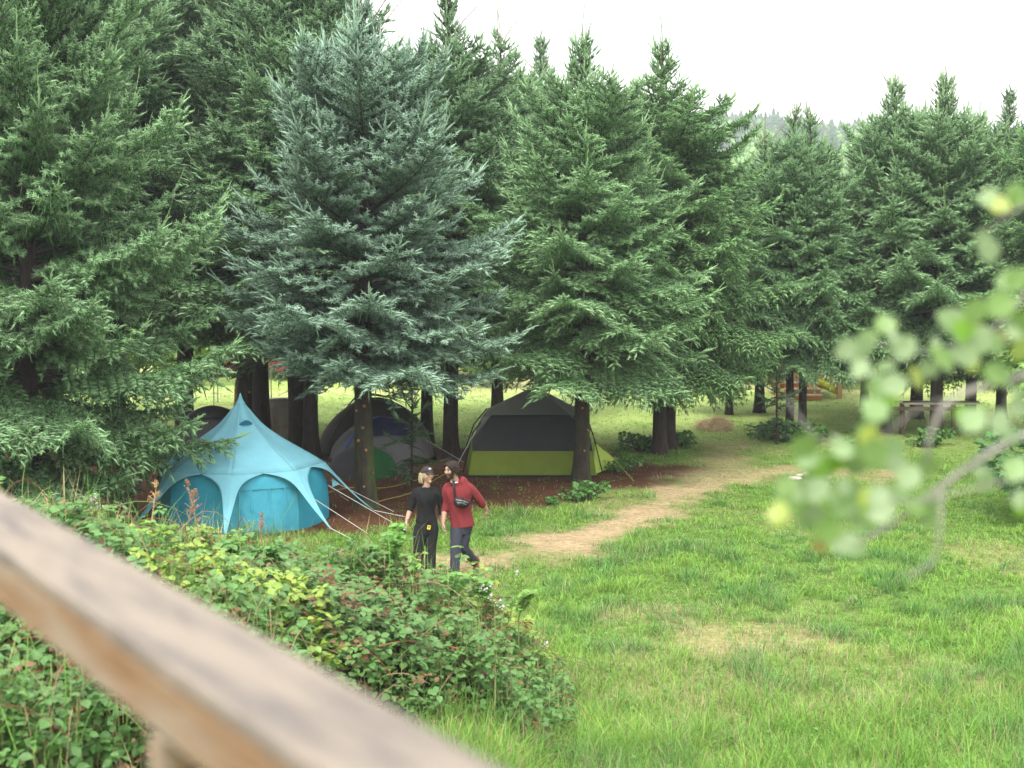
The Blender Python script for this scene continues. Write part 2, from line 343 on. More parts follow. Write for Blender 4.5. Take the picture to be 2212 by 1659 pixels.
def weeds(mb, x, y, h, s, col):
    n = len(x); a = rng.random(n) * 6.283; P = np.stack([x, y, gz(x, y) + rng.random(n) * h], -1)
    D = np.stack([np.cos(a), np.sin(a), rng.uniform(-.3, .5, n)], -1); Nn = np.stack([rng.normal(0, .3, n), rng.normal(0, .3, n), np.ones(n)], -1)
    leaves(mb, P, D, Nn, s, col)
# ------------------------------------------------------------------ spruces
def shoot_tpl(seed, m=11):
    r = np.random.default_rng(seed); V = [(0, 0, 0)]; F = []; c = [.75]
    for k in range(4):
        a = k * math.pi / 2; V.append((.42 * math.cos(a), .42 * math.sin(a), .38)); c.append(.8)
    V.append((0, 0, .96)); c.append(.95)
    for k in range(4): q = 1 + (k + 1) % 4; F += [(0, q, 1 + k), (1 + k, q, 5)]
    for k in range(m):
        a = k * 2.4 + r.normal(0, .3); t = (k + .5) / m * .92 + .02; ra = np.array((math.cos(a), math.sin(a), 0)); ta = np.array((-ra[1], ra[0], 0))
        w = .17; tip = ra * r.uniform(.85, 1.15) * (1 - .35 * t ** 5); b = len(V)
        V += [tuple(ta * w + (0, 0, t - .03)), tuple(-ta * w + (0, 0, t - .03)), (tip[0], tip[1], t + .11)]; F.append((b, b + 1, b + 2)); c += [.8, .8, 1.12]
    return np.array(V), np.array(F), np.array(c)
SH = [shoot_tpl(i) for i in range(3)]
def emit_shoots(mb, P, D, Ls, W, col):
    up = np.tile((0.03, 0.02, 1.), (len(P), 1)); D = nrm(D); A = nrm(np.cross(D, up)); B = np.cross(D, A)
    for k, (TV, TF, tc_) in enumerate(SH):
        s = np.arange(len(P)) % 3 == k
        if s.any(): inst(mb, TV, TF, P[s], A[s], B[s], D[s], np.stack([W[s], W[s], Ls[s]], -1), col[s], tc_)
def spruce(H, R, hb, seed, base=(.05, .115, .04), tip=(.10, .18, .085), droop=.35, up=.5, fing=1.0, leader=1.0, dens=1.0, trunk_r=.2, knots=0, moss=0, group=None, label='', lean=0.0, pw=.75, belly=.12):
    r = np.random.default_rng(seed); base = np.array(base); tip = np.array(tip)
    root = thing('spruce_tree', label, 'tree', group=group)
    tb = MB(); wb = MB(); cb = MB()
    # trunk
    zz = np.concatenate([np.linspace(0, .8, 7), np.linspace(1.1, H * .97, 26)])
    wob = np.stack([(vn(zz * .35, zz * 0, seed) - .5) * .25 * np.clip(zz / 3, 0, 1) * (1 - .6 * zz / H) + lean * zz, (vn(zz * .35, zz * 0 + 5, seed) - .5) * .2 * np.clip(zz / 3, 0, 1)], -1)
    rr = trunk_r * (1 - zz / H) ** .85 + .012 + trunk_r * .55 * np.exp(-zz / .22)
    n = 18; th = np.arange(n) / n * 2 * math.pi
    rad = rr[:, None] * (1 + .16 * (vn(np.cos(th)[None] * 2.2 + 9 + zz[:, None] * .5, np.sin(th)[None] * 2.2 + zz[:, None] * .9, seed) - .5) + .3 * np.exp(-zz[:, None] / .2) * (vn(th[None] * 1.9 + zz[:, None] * 0, zz[:, None] * .4, seed + 3) - .5))
    X3 = np.stack([wob[:, :1] + rad * np.cos(th), wob[:, 1:] + rad * np.sin(th), zz[:, None] - .05 + 0 * th], -1)
    X3 = np.concatenate([X3, X3[:, :1]], 1); V, F = grid(X3)
    bc = np.tile((.040, .030, .023), (len(V), 1)) * (.65 + .7 * vn(V[:, 2] * 3, np.arctan2(V[:, 1], V[:, 0]) * 3, seed))[:, None]
    mo = np.clip(moss, 0, 1) * (sstep(.35, .6, vn(V[:, 2] * 1.4, np.arctan2(V[:, 1], V[:, 0]) * 2, seed + 1)) * (1 - sstep(.3, 1.9, V[:, 2])))[:, None]
    tb.add(V, F, bc * (1 - mo) + mo * np.array((.06, .085, .02)))
    tx = lambda z: np.array((np.interp(z, zz, wob[:, 0]), np.interp(z, zz, wob[:, 1]), z)); tr = lambda z: np.interp(z, zz, rr)
    for k in range(knots):          # sawn branch stubs
        z = .35 + (hb + .1) * (k + r.random()) / knots; a = r.uniform(-2.6, -.5); d = np.array((math.cos(a), math.sin(a), .25)); p = tx(z) + d * tr(z) * .9; l = r.uniform(.03, .055); q = r.uniform(.022, .036)
        V, F = tube([p, p + d * l], [q * 1.25, q], 9, cap=False); tb.add(V, F, (.07, .045, .03))
        V, F = tube([p + d * l, p + d * (l + .003)], [q, q * .9], 9); tb.add(V, F, (.34, .17, .075))
    # dead whips below and inside the crown
    for k in range(26):
        z = r.uniform(hb - .55, hb + 1.3); a = r.uniform(0, 6.283); l = r.uniform(.4, 1.0) * R * .75; e = r.uniform(-.25, .25); d = np.array((math.cos(a), math.sin(a), e)); p0 = tx(z)
        if z < hb - .1 and r.random() < .4: l = r.uniform(.1, .3)
        Q = [p0 + d * l * t + np.array((0, 0, -.22 * l * t * t)) + r.normal(0, .02, 3) * t for t in (0, .3, .6, 1)]
        wb.add(*tube(Q, [.022, .016, .010, .003], 5), (.05, .035, .025))
        for j in range(int(l * 7)):
            t = r.uniform(.2, 1); b = p0 + d * l * t + np.array((0, 0, -.22 * l * t * t)); s2 = np.array((-d[1], d[0], 0)) * r.choice([-1, 1]); q = b + (d * .6 + s2 * r.uniform(.4, 1) + (0, 0, r.uniform(-.5, .1))) * l * .3 * r.random()
            wb.add(*tube([b, q], [.006, .002], 3, cap=False), (.05, .035, .025))
    SP, SD, SL, SW, SC_ = [], [], [], [], []
    z = hb; phi = r.random() * 6; npr = 0
    Hc = H * .985
    while z < Hc:
        t = (z - hb) / (H - hb); Lb = 1.2 * R * (1 - t) ** pw * (1 - belly * max(0, 1 - t / .12)) * r.uniform(.68, 1.2) + .1
        Lb *= 1 - .70 * float(sstep(.64, .87, t)); Lb = max(Lb, .24)
        phi += 2.39996 + r.normal(0, .25); az = np.array((math.cos(phi), math.sin(phi), 0)); sd_ = np.array((-az[1], az[0], 0))
        el = (.02 - .22 * droop) * (1 - t) + t * (.95 if t > .5 else .75) + r.normal(0, .08); el = min(el, 1.05)
        m = 8; pts = [tx(z)]
        for i in range(m):
            s = (i + .5) / m; ee = el - droop * .55 * math.sin(s * 3.0) * (1 - t) + up * s ** 2.5 * (.4 + .6 * t)
            pts.append(pts[-1] + (az * math.cos(ee) + np.array((0, 0, math.sin(ee)))) * Lb / m)
        pts = np.array(pts); sarr = np.linspace(0, 1, m + 1)
        wb.add(*tube(pts, np.interp(sarr, [0, 1], [.012 + .011 * Lb, .004]), 5, cap=False), (.045, .034, .025))
        pt = lambda s: np.array([np.interp(s, sarr, pts[:, c]) for c in range(3)]); td = lambda s: nrm(pt(min(1, s + .06)) - pt(max(0, s - .06)))
        glow = t ** .7
        s0 = .16 if Lb > 1 else .06
        # the leader of the branch
        q = np.arange(s0 * Lb, Lb, .10) / Lb
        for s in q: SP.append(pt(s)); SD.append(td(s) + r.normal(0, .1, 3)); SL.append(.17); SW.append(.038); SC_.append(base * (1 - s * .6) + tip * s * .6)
        tl = r.uniform(.20, .36) * fing * (1 + .6 * float(sstep(.6, .9, t))); d = td(.98) + np.array((0, 0, .15 + .3 * t)); SP.append(pts[-1]); SD.append(d); SL.append(tl); SW.append(.046); SC_.append(tip * 1.1)
        for q_ in range(2): SP.append(pts[-1]); SD.append(td(.98) + sd_ * (1 - 2 * q_) * .75 + np.array((0, 0, .2))); SL.append(tl * .75); SW.append(.046); SC_.append(tip * 1.1)
        if t > .12 and r.random() < .5:      # long pale growth tips that break the outline
            q_ = pts[-1].copy(); dq = nrm(td(.98) + np.array((0, 0, .35 + .5 * t)) + r.normal(0, .12, 3)); ll = r.uniform(.3, .62) * (1.1 - .3 * (t < .4))
            for j in range(int(ll / .09)):
                SP.append(q_.copy()); SD.append(dq + r.normal(0, .05, 3)); SL.append(.13); SW.append(.036 * (1 - .5 * j * .09 / ll)); SC_.append(tip * (1.15, 1.08, .95)); q_ = q_ + dq * .09; dq = nrm(dq + np.array((0, 0, .10)))
        s = s0; side = 1
        while s < .97:
            side = -side; l2 = min(1.0, (.55 * (1 - s) * Lb + .17) * r.uniform(.7, 1.2))
            f = td(s); d2 = nrm(f * .62 + sd_ * side * .78 + np.array((0, 0, -.22 * droop * (1 - t) - .05 + .35 * t + r.normal(0, .12))))
            p = pt(s); k = max(1, int(l2 / .085)); drop = (.55 * droop + .12) * (1 - t)
            for j in range(k + 1):
                v = (j + .3) / (k + .3); pp = p + d2 * l2 * v + np.array((0, 0, -drop * l2 * v * v * .9)); dd = nrm(d2 + np.array((0, 0, -drop * v * 1.4)))
                s3 = nrm(np.cross(dd, (0, 0, 1.))); ou = v * (.35 + .65 * s)
                for q_ in ((-1, 1) if j < k else (0,)):
                    D = dd * (.62 if q_ else 1) + s3 * q_ * .72 + np.array((0, 0, (.42 * up + .25 * t - .65 * drop) + r.normal(0, .25))) + r.normal(0, .15, 3)
                    SP.append(pp); SD.append(D); SL.append((.10 + .09 * r.random()) * (1.15 if q_ == 0 else 1) * (.8 + .25 * fing)); SW.append((.046 + .006 * fing) * r.uniform(.85, 1.2)); SC_.append((base + (tip - base) * min(1, ou * 1.15)) * r.uniform(.75, 1.25))  # older inner shoots darker green, deepened in colour to stand for crown shade
                if j < k: SP.append(pp); SD.append(dd); SL.append(.12); SW.append(.032); SC_.append(base)
                if drop > .15 and r.random() < .5 * droop + .1: SP.append(pp); SD.append(np.array((0, 0, -1.)) + dd * .4 + r.normal(0, .15, 3)); SL.append(r.uniform(.12, .26)); SW.append(.03); SC_.append(base * 1.05)
            s += .105 / Lb / dens
        z += .056 / dens * (1 + .25 * r.normal()) * (1.0 if t < .78 else 2.3); npr += 1
    # leaders
    for q in range(int(3 + 4 * leader)):
        a = r.random() * 6; o_ = 0 if q == 0 else r.uniform(.1, .45); l = (r.uniform(.9, 1.4) if q == 0 else r.uniform(.45, 1.0)) * leader
        p = tx(H * .965 - (0 if q == 0 else r.uniform(0, .9))); d = nrm(np.array((math.cos(a) * o_ * 1.3, math.sin(a) * o_ * 1.3, 1)))
        cv = r.normal(0, .22, 3) * (.4 if q == 0 else 1); Q = np.array([p + d * l * t + cv * t * t * l for t in np.linspace(0, 1, 6)])
        wb.add(*tube(Q, [.014, .012, .011, .010, .008, .006], 5), (.22, .13, .07))
        for t in np.arange(.0, 1, .06):
            pp = np.array([np.interp(t, np.linspace(0, 1, 6), Q[:, c]) for c in range(3)]); SP.append(pp); SD.append(d + cv * t); SL.append(.08); SW.append(.032); SC_.append(tip * (1.1, 1.0, .8))
        for q2 in range(3):
            a2 = r.random() * 6; SP.append(p + d * l * .15 * q2); SD.append(np.array((math.cos(a2), math.sin(a2), .7))); SL.append(.2); SW.append(.02); SC_.append(tip)
    SP = np.array(SP); SD = nrm(np.array(SD)); SL = np.array(SL); SW = np.array(SW); SC_ = np.array(SC_)
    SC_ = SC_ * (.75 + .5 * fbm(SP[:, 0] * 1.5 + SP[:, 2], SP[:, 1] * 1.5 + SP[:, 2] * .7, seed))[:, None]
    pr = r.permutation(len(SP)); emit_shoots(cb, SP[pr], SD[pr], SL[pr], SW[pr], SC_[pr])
    tb.build('trunk', M['bark_moss'], root, smooth=True)
    wb.build('branches', M['cane'], root)
    cb.build('crown', M['needles'], root)
    return root
GRN = 'spruces standing round the camp field'
def tbase(u, v): x, y = G(u, v); return (x, y, float(gz(x, y)) - .02)
TREES = 'spruces standing round the camp field'
def put(root, u, v, vtip=None, H=None, rz=0.0, label=None, sx=1.0):
    loc = tbase(u, v); s = 1.0
    if vtip is not None: s = (CAMZ + loc[1] * (VH - vtip) / FPX) / H
    if label is None: root.location = loc; root.rotation_euler = (0, 0, rz); root.scale = (s * sx, s * sx, s); return root
    return dup(root, loc, rz, (s * sx, s * sx, s), label, TREES)
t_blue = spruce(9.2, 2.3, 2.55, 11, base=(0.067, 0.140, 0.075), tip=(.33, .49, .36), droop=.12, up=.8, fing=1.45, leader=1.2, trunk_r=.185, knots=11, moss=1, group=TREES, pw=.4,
    label='blue-green spruce with sawn knots and a mossy trunk base just left of the walking couple')
put(t_blue, 790, 1095, 20, 9.2)
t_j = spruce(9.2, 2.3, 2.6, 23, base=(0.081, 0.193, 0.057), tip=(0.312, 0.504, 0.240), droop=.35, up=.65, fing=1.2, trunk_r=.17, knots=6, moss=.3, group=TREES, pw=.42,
    label='green spruce whose trunk stands in front of the lime and grey cabin tent')
put(t_j, 1255, 1040, 105, 9.2)
t_k = spruce(9.6, 2.5, 2.6, 37, base=(0.071, 0.172, 0.052), tip=(0.252, 0.444, 0.168), droop=.75, up=.45, trunk_r=.17, group=TREES, pw=.42,
    label='drooping spruce with a dark trunk right of the cabin tent, nearest the straw path')
put(t_k, 1425, 982, 115, 9.6)
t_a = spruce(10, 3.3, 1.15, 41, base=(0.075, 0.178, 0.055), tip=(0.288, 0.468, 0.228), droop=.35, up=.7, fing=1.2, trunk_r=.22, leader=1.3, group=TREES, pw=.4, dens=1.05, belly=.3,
    label='huge spruce at the far left, branches sweeping to the ground beside the blue tent')
put(t_a, 75, 1165, -230, 10, sx=.80)
t_b = spruce(10.5, 2.4, 2.8, 53, pw=.5, base=(0.067, 0.167, 0.055), tip=(0.252, 0.408, 0.204), droop=.3, up=.6, trunk_r=.17, leader=1.3, group=TREES, label='tall pointed spruce behind the bluish one, its thin top highest against the sky')
put(t_b, 975, 990, 0, 10.5)
t_c = spruce(9.0, 2.1, 2.5, 67, base=(0.071, 0.175, 0.053), tip=(0.264, 0.444, 0.204), droop=.5, up=.5, trunk_r=.14, leader=1.2, group=TREES, pw=.48, label='left stem of the twin-trunk spruces behind the stone fire ring')
put(t_c, 1705, 945, 245, 9.0, sx=.85)
for (r_, H_, u, v, vt, rz, sx, lb) in (
    (t_b, 10.5, 568, 962, -150, 1.1, 1.0, 'spruce with broken branch stubs rising straight behind the peak of the blue tent'),
    (t_b, 10.5, 645, 985, -180, 2.3, 1.05, 'dark-stemmed spruce right of the grey tarpaulin, left one of a close pair'),
    (t_c, 9.0, 673, 992, 0, 3.9, 1.1, 'dark-stemmed spruce beside the olive dome tent, right one of a close pair'),
    (t_c, 9.0, 922, 958, 130, 5.0, 1.0, 'slim spruce between the blue and grey dome tent and the cabin tent'),
    (t_c, 9.0, 1075, 905, 90, 2.2, 1.0, 'spruce standing behind the left roof edge of the lime cabin tent'),
    (t_b, 10.5, 1165, 890, 95, 4.1, .9, 'spruce directly behind the peak of the lime cabin tent'),
    (t_k, 9.6, 1446, 972, 250, 2.0, 1.0, 'second dark spruce stem close behind the drooping one by the straw path'),
    (t_k, 9.6, 1575, 895, 400, 3.4, .9, 'low spruce in the gap between the path-side spruces and the twin-trunk pair'),
    (t_c, 9.0, 1733, 940, 250, 1.8, .85, 'right stem of the twin-trunk spruces behind the stone fire ring'),
    (t_j, 9.2, 1910, 932, 190, 1.3, .95, 'spruce left of the rough plank table at the right'),
    (t_j, 9.2, 2022, 940, 182, 3.0, .95, 'spruce whose trunk rises in front of the rough plank table'),
    (t_b, 10.5, 2163, 905, 205, .6, .95, 'spruce at the right behind the maple, beyond the plank table'),
    (t_k, 9.6, 2290, 960, 190, 4.0, .9, 'spruce at the very right edge of the picture'),
    (t_c, 9.0, 1868, 880, 330, 2.5, 1.1, 'spruce behind the twin-trunk pair, near the wooden cabin'),
    (t_j, 9.2, 120, 930, -190, 4.9, 1.1, 'spruce far behind the huge left one, filling the top left corner'),
    (t_c, 9.0, 1640, 890, 300, 1.0, 1.15, 'spruce behind and left of the twin-trunk pair, its top against the hill'),
    (t_j, 9.2, 1980, 905, 255, 5.2, 1.1, 'spruce filling the gap behind the plank table'),
    (t_k, 9.6, 2095, 915, 262, 2.9, 1.05, 'spruce behind the plank table, second from the right'),
    (t_j, 9.2, -190, 1120, -100, 2.0, 1.1, 'spruce cut by the left picture edge behind the huge one'),
    (t_b, 10.5, 250, 985, -230, 4.4, 1.05, 'tall spruce behind the huge left one'),
    (t_b, 10.5, 400, 950, -200, 5.5, 1.0, 'spruce behind the black tent at the left'),
    (t_j, 9.2, 530, 925, -150, .3, .95, 'spruce at the left partly hidden behind the one over the blue tent')):
    put(r_, u, v, vt, H_, rz, lb, sx)
# ------------------------------------------------------------------ tents
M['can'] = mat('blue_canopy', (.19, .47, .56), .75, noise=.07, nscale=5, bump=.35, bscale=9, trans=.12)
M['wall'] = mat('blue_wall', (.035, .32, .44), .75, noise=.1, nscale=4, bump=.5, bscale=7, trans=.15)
M['vent_shd'] = mat('blue_painted_shade', (.01, .12, .22), .8)
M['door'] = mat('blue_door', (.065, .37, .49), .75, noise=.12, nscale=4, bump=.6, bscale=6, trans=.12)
M['rope'] = mat('guy_rope', (.55, .55, .5), .8); M['rope_y'] = mat('yellow_rope', (.35, .27, .05), .8); M['steel'] = mat('peg_steel', (.4, .4, .4), .4, metal=.8)
def rope(name, a, b, parent, m='rope', r=.006, sag=0.0):
    a, b = np.array(a, float), np.array(b, float); P = [a + (b - a) * t - np.array((0, 0, 4 * sag * t * (1 - t))) for t in np.linspace(0, 1, 8 if sag else 2)]
    mb = MB(); mb.add(*tube(P, r, 5)); return mb.build(name, M[m], parent)
bt = thing('bell_tent', 'light blue star-shaped bell tent with pointed legs and darker blue walls', 'tent', (-4.83, 24.9, 0))
bt.scale = (1.06, 1.06, 1.03)
PH = [R_(4 + 45 * k) for k in range(8)]
PR = [(0.012, 2.18), (.045, 2.07), (.10, 1.98), (.16, 1.91), (.245, 1.80), (.34, 1.69), (.44, 1.60), (.55, 1.52), (.70, 1.415), (.85, 1.325), (1.0, 1.235), (1.12, 1.165), (1.25, 1.085), (1.40, .985)]
pol = lambda ph, r, z, off=0: np.array((r * math.sin(ph) + off * math.cos(ph), -r * math.cos(ph) + off * math.sin(ph), z))
mb = MB(); ns = 15
for k in range(8):
    a, b = PH[k], PH[k] + R_(45); X3 = np.zeros((len(PR), ns, 3))
    for i, (r, z) in enumerate(PR):
        for j in range(ns):
            t = j / (ns - 1); p = pol(a, r, z) * (1 - t) + pol(b, r, z) * t; q = math.sin(math.pi * t)
            rip = (vn(t * 14 + k * 7, i * .45, 3) - .5) * .022 * (i / 13) ** 1.5 * q ** .5
            p[:2] *= 1 - .03 * q * math.sin(math.pi * i / 13) ; p[2] -= .02 * q * math.sin(math.pi * i / 13) - rip * (i < 13)
            X3[i, j] = p
    mb.add(*grid(X3[:, ::-1]))
    T = np.concatenate([np.linspace(0, .2, 12), np.linspace(.25, 1, 14)]); nc = 11; X3 = np.zeros((len(T), nc, 3))
    for i, t in enumerate(T):
        w_ = .379 * math.exp(-t * 13) + .145 * (1 - t) ** 1.2 + .012; r = 1.40 + .83 * t; z = .985 - .87 * t - .06 * math.sin(math.pi * t) 
        for j in range(nc):
            off = w_ * (j / (nc - 1) * 2 - 1); fold = (vn(j * 1.1, t * 3 + k * 5, 8) - .5) * .03 * (1 - t)
            kk = math.exp(-t * 9) * .30 + .114; mid = 1 - abs(off) / .536
            X3[i, j] = pol(a, r - abs(off) * kk, z + (.03 * (1 - mid) * 0) - (-.03 * math.sin(math.pi * min(1, max(0, .5 + off / 1.07))) * 0) + fold * min(1, t * 8), off)
    if k >= 0: mb.add(*grid(X3[:, ::-1]))
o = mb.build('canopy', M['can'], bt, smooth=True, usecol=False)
sm = o.modifiers.new('thick', 'SOLIDIFY'); sm.thickness = .004; sm.offset = -1
mb = MB(); zs = np.linspace(-.02, 1.03, 12)
def wallpt(k, t, z, dr=0.0):
    a, b = PH[k % 8], PH[k % 8] + R_(45); R0 = 1.33 + .13 * math.sin(math.pi * (1 - (z / 1.06)) * .62) - .07 * (z > .9) * (z - .9) / .13 + dr
    p = pol(a, R0, z) * (1 - t) + pol(b, R0, z) * t; q = math.sin(math.pi * t); s = 1 + .06 * q * (1 - z / 1.03) ** .7
    s += (fbm(t * 5 + k * 9 + z * 2.5, z * 3 - t * 3, 6) - .5) * .035 * q
    return np.array((p[0] * s, p[1] * s, z))
for k in range(8):
    if k == 0: continue
    mb.add(*grid(np.array([[wallpt(k, t, z) for t in np.linspace(1, 0, 13)] for z in zs])))
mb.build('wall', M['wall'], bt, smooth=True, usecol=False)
mb = MB(); T = np.linspace(1, 0, 40)
mb.add(*grid(np.array([[wallpt(0, t, z, .012 * math.sin(t * 30 + z * 9) * (.3 + .7 * math.sin(math.pi * t)) * (z < .75) * .5) for t in T] for z in np.linspace(-.02, 1.03, 26)])))
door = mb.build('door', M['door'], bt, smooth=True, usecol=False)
mb = MB()
mb.add(*grid(np.array([[wallpt(0, t, z, .02) for t in np.linspace(.97, .03, 14)] for z in np.linspace(.72, 1.0, 6)])))
for t0 in (.12, .30, .56, .80): mb.add(*grid(np.array([[wallpt(0, t, z, .016 + .008 * (1 - abs(t - t0) / .012)) for t in (t0 + .012, t0, t0 - .012)] for z in np.linspace(.02 if t0 in (.12, .8) else .38, .74, 8)])))
mb.build('door_flap', M['door'], door, smooth=True, usecol=False)
mb = MB(); vc = PH[0] + R_(22); X3 = []; n2 = 15
for i in range(9):
    row = []; r = .08 + (.36 - .08) * i / 8; zz = np.interp(r, [p[0] for p in PR], [p[1] for p in PR])
    for j in range(n2):
        t = j / (n2 - 1) * 2 - 1; row.append(pol(vc + t * R_(20), r * (.985 if abs(t) > .9 else 1) * .955, zz + .012 + .075 * (i / 8) ** 2 * (1 - t * t)))
    X3.append(row)
mb.add(*grid(np.array(X3)[:, ::-1])); vent = mb.build('vent_hood', M['can'], bt, smooth=True, usecol=False)
mb = MB(); row0 = np.array(X3[-1]) * (.985, .985, 1); row1 = row0.copy(); row1[:, 2] = zz + .004
mb.add(*grid(np.array([row0, row1])[:, ::-1])); mb.build('vent_painted_shade', M['vent_shd'], vent, usecol=False)  # dark blue sheet painted as the shade under the vent hood
mb = MB(); th = np.linspace(0, 2 * math.pi, 17); X3 = np.array([[(r * math.cos(t), r * math.sin(t), z) for t in th] for r, z in ((.004, 2.20), (.03, 2.12), (.055, 2.06), (.082, 2.02))]); mb.add(*grid(X3[:, ::-1])); mb.build('peak_cap', M['can'], bt, smooth=True, usecol=False)
for k in range(8):
    f = pol(PH[k], 2.22, .12); g = pol(PH[k], 2.42 if k not in (2, 1) else 2.75, .0); rope('guy_rope', f, g, bt)
for k, (ph, zz_) in enumerate(((R_(82), .62), (R_(105), .62), (R_(60), .5))):
    rope('side_rope', pol(ph, 1.5, zz_), pol(ph, 2.6, .0), bt, r=.005)
mb = MB(); p = pol(R_(92), 1.52, .62)
V = np.array([p + (0, 0, .09), p + (0, 0, -.07), p + (.13, 0, -.02)]); mb.add(V, np.array([(0, 1, 2)])); mb.build('pull_tab', M['can'], bt, usecol=False)
# --- cabin tent
M['lime'] = mat('lime_fabric', (.155, .215, .010), .6, noise=.14, nscale=3, bump=.4, bscale=5, trans=.1)
M['lime2'] = mat('pale_lime_fabric', (.45, .60, .10), .6, noise=.08, nscale=4, trans=.2)
M['dkgrey'] = mat('charcoal_fabric', (.020, .020, .023), .7, noise=.15, nscale=4, bump=.3, bscale=6)
M['grey'] = mat('grey_fly', (.115, .125, .105), .6, noise=.1, nscale=3, bump=.3, bscale=5)
M['black'] = mat('black_plastic', (.012, .012, .013), .5)
ct = thing('cabin_tent', 'big square-topped tent with lime lower panel, charcoal band and grey roof', 'tent', (.45, 29.78, 0))
def patch(A, B, C_, D, nu=14, nv=8, wr=.012, seed=0, bul=0.0):      # A-B bottom left-right, D-C top
    A, B, C_, D = [np.array(q, float) for q in (A, B, C_, D)]; nn = nrm(np.cross(B - A, D - A)); rows = []
    for j in range(nv + 1):
        s = j / nv; row = []
        for i in range(nu + 1):
            t = i / nu; p = (A * (1 - t) + B * t) * (1 - s) + (D * (1 - t) + C_ * t) * s
            e = min(t, 1 - t, s, 1 - s); row.append(p + nn * (wr * (fbm(t * 4 + seed, s * 3 + t * 2, 3) - .5) * 2 * min(1, e * 6) + bul * math.sin(math.pi * t) * math.sin(math.pi * s)))
        rows.append(row)
    return grid(np.array(rows))
b0 = [(-1.38, 0, .03), (1.36, 0, .03), (1.5, 2.35, .03), (-1.5, 2.35, .03)]; m0 = [(-1.30, .16, .55), (1.28, .16, .55), (1.36, 2.2, .55), (-1.36, 2.2, .55)]
e0 = [(-.92, .42, 1.27), (.95, .42, 1.27), (1.0, 1.95, 1.27), (-.95, 1.95, 1.27)]; ap = (.02, 1.15, 1.76)
mb = MB()
for k in range(4):
    q = (k + 1) % 4; mb.add(*patch(b0[k], b0[q], m0[q], m0[k], 20, 8, .02, k * 3)) if k != 1 else None
mb.build('lower_panel', M['lime'], ct, smooth=True, usecol=False)
mb = MB(); mb.add(*patch(b0[1], b0[2], m0[2], m0[1], 14, 8, .02, 5)); mb.add(*patch((1.3, .3, .02), (2.0, 1.35, .09), (1.40, 1.5, .56), (1.33, .3, .5), 10, 8, .015, 9)); mb.build('side_panel', M['lime2'], ct, smooth=True, usecol=False)
mb = MB()
for k in range(4): q = (k + 1) % 4; mb.add(*patch(m0[k], m0[q], e0[q], e0[k], 16, 8, .012, k * 7, .02))
mb.build('upper_panel', M['dkgrey'], ct, smooth=True, usecol=False)
mb = MB(); z0 = .93
ft = [(-.90, .36, 1.30), (.80, .36, 1.30)]; cor = [(-1.20, .20, .92), (1.22, .20, .95)]
er = [(-1.0, 2.0, 1.28), (1.05, 2.0, 1.28)]; ap1 = (-.10, 1.1, 1.80); ap2 = (.16, 1.2, 1.795)
mb.add(*patch(ft[0], ft[1], ap2, ap1, 14, 10, .01, 2, -.02)); 
mb.add(*patch(ft[1], (1.12, 1.1, 1.24), (.2, 1.2, 1.79), ap2, 10, 10, .01, 4)); mb.add(*patch((-1.10, 1.1, 1.22), ft[0], ap1, (-.12, 1.15, 1.79), 10, 10, .01, 5))
mb.add(*patch((1.12, 1.1, 1.24), er[1], ap2, (.2, 1.2, 1.79), 8, 8)); mb.add(*patch(er[1], er[0], ap1, ap2, 10, 8)); mb.add(*patch(er[0], (-1.10, 1.1, 1.22), (-.12, 1.15, 1.79), ap1, 8, 8))
mb.add(*patch(cor[0], (-1.17, .30, .96), ft[0], (-1.08, .42, 1.26), 4, 5, .004)); mb.add(*patch((-1.24, .5, .98), cor[0], ft[0], (-1.10, 1.1, 1.22), 5, 5, .004))
mb.add(*patch((1.14, .24, .99), cor[1], (1.12, 1.1, 1.24), ft[1], 5, 5, .004)); 
f_ = mb.build('rain_fly', M['grey'], ct, smooth=True, usecol=False)
mb = MB(); mb.add(*box(2.76, .05, .05, (0, -.02, .03))); mb.build('ground_sheet', M['black'], ct, usecol=False)
for s in (-1, 1):
    mb = MB(); mb.add(*tube([(s * 1.02, .5, 1.28), (s * 1.3, .55, .9), (s * 1.52, .62, .02)], .014, 7)); mb.build('tent_pole', M['black'], ct, usecol=False)
    mb = MB(); mb.add(*tube([(s * 1.02, 2.0, 1.28), (s * 1.32, 2.2, .9), (s * 1.62, 2.4, .02)], .014, 7)); mb.build('tent_pole', M['black'], ct, usecol=False)
rope('guy_rope', (1.22, .2, .95), (2.1, -.6, .02), ct, 'rope_y', .007)
rope('guy_rope', (-1.24, .5, .95), (-1.75, .1, .02), ct, 'rope', .006)
# --- dome tents
def dome(name, ax, ay, h, pw=2.6, th0=0.0, th1=6.2832, r0=0.0, r1=1.0, lift=0.0, n=36, m=14, mats=None, parent=None, hp=1.9, colf=None):
    X3 = np.zeros((m, n + 1, 3)); K = np.zeros((m, n + 1, 3))
    for j in range(n + 1):
        t = th0 + (th1 - th0) * j / n; c, s = math.cos(t), math.sin(t); q = (abs(c) ** pw + abs(s) ** pw) ** (-1 / pw)
        rr1 = r1(t) if callable(r1) else r1
        for i in range(m):
            ro = r0 + (rr1 - r0) * i / (m - 1); z = h * max(0, 1 - ro ** hp) ** .62
            X3[i, j] = (ax * (q * c * ro) * (1 + lift), ay * (q * s * ro) * (1 + lift), z * (1 + lift) + lift * .5 + (fbm(ro * 4, t * 2, 3) - .5) * .02)
    mb = MB(); V, F = grid(X3); mb.add(V, F[:, ::-1]); return mb.build(name, mats, parent, smooth=True, usecol=False)
M['olive'] = mat('olive_fabric', (.050, .048, .028), .7, noise=.12, nscale=3, bump=.3, bscale=5)
M['olive2'] = mat('olive_seam', (.03, .03, .02), .7)
M['lgrey'] = mat('light_grey_fabric', (.10, .105, .105), .65, noise=.1, nscale=3, bump=.4, bscale=5)
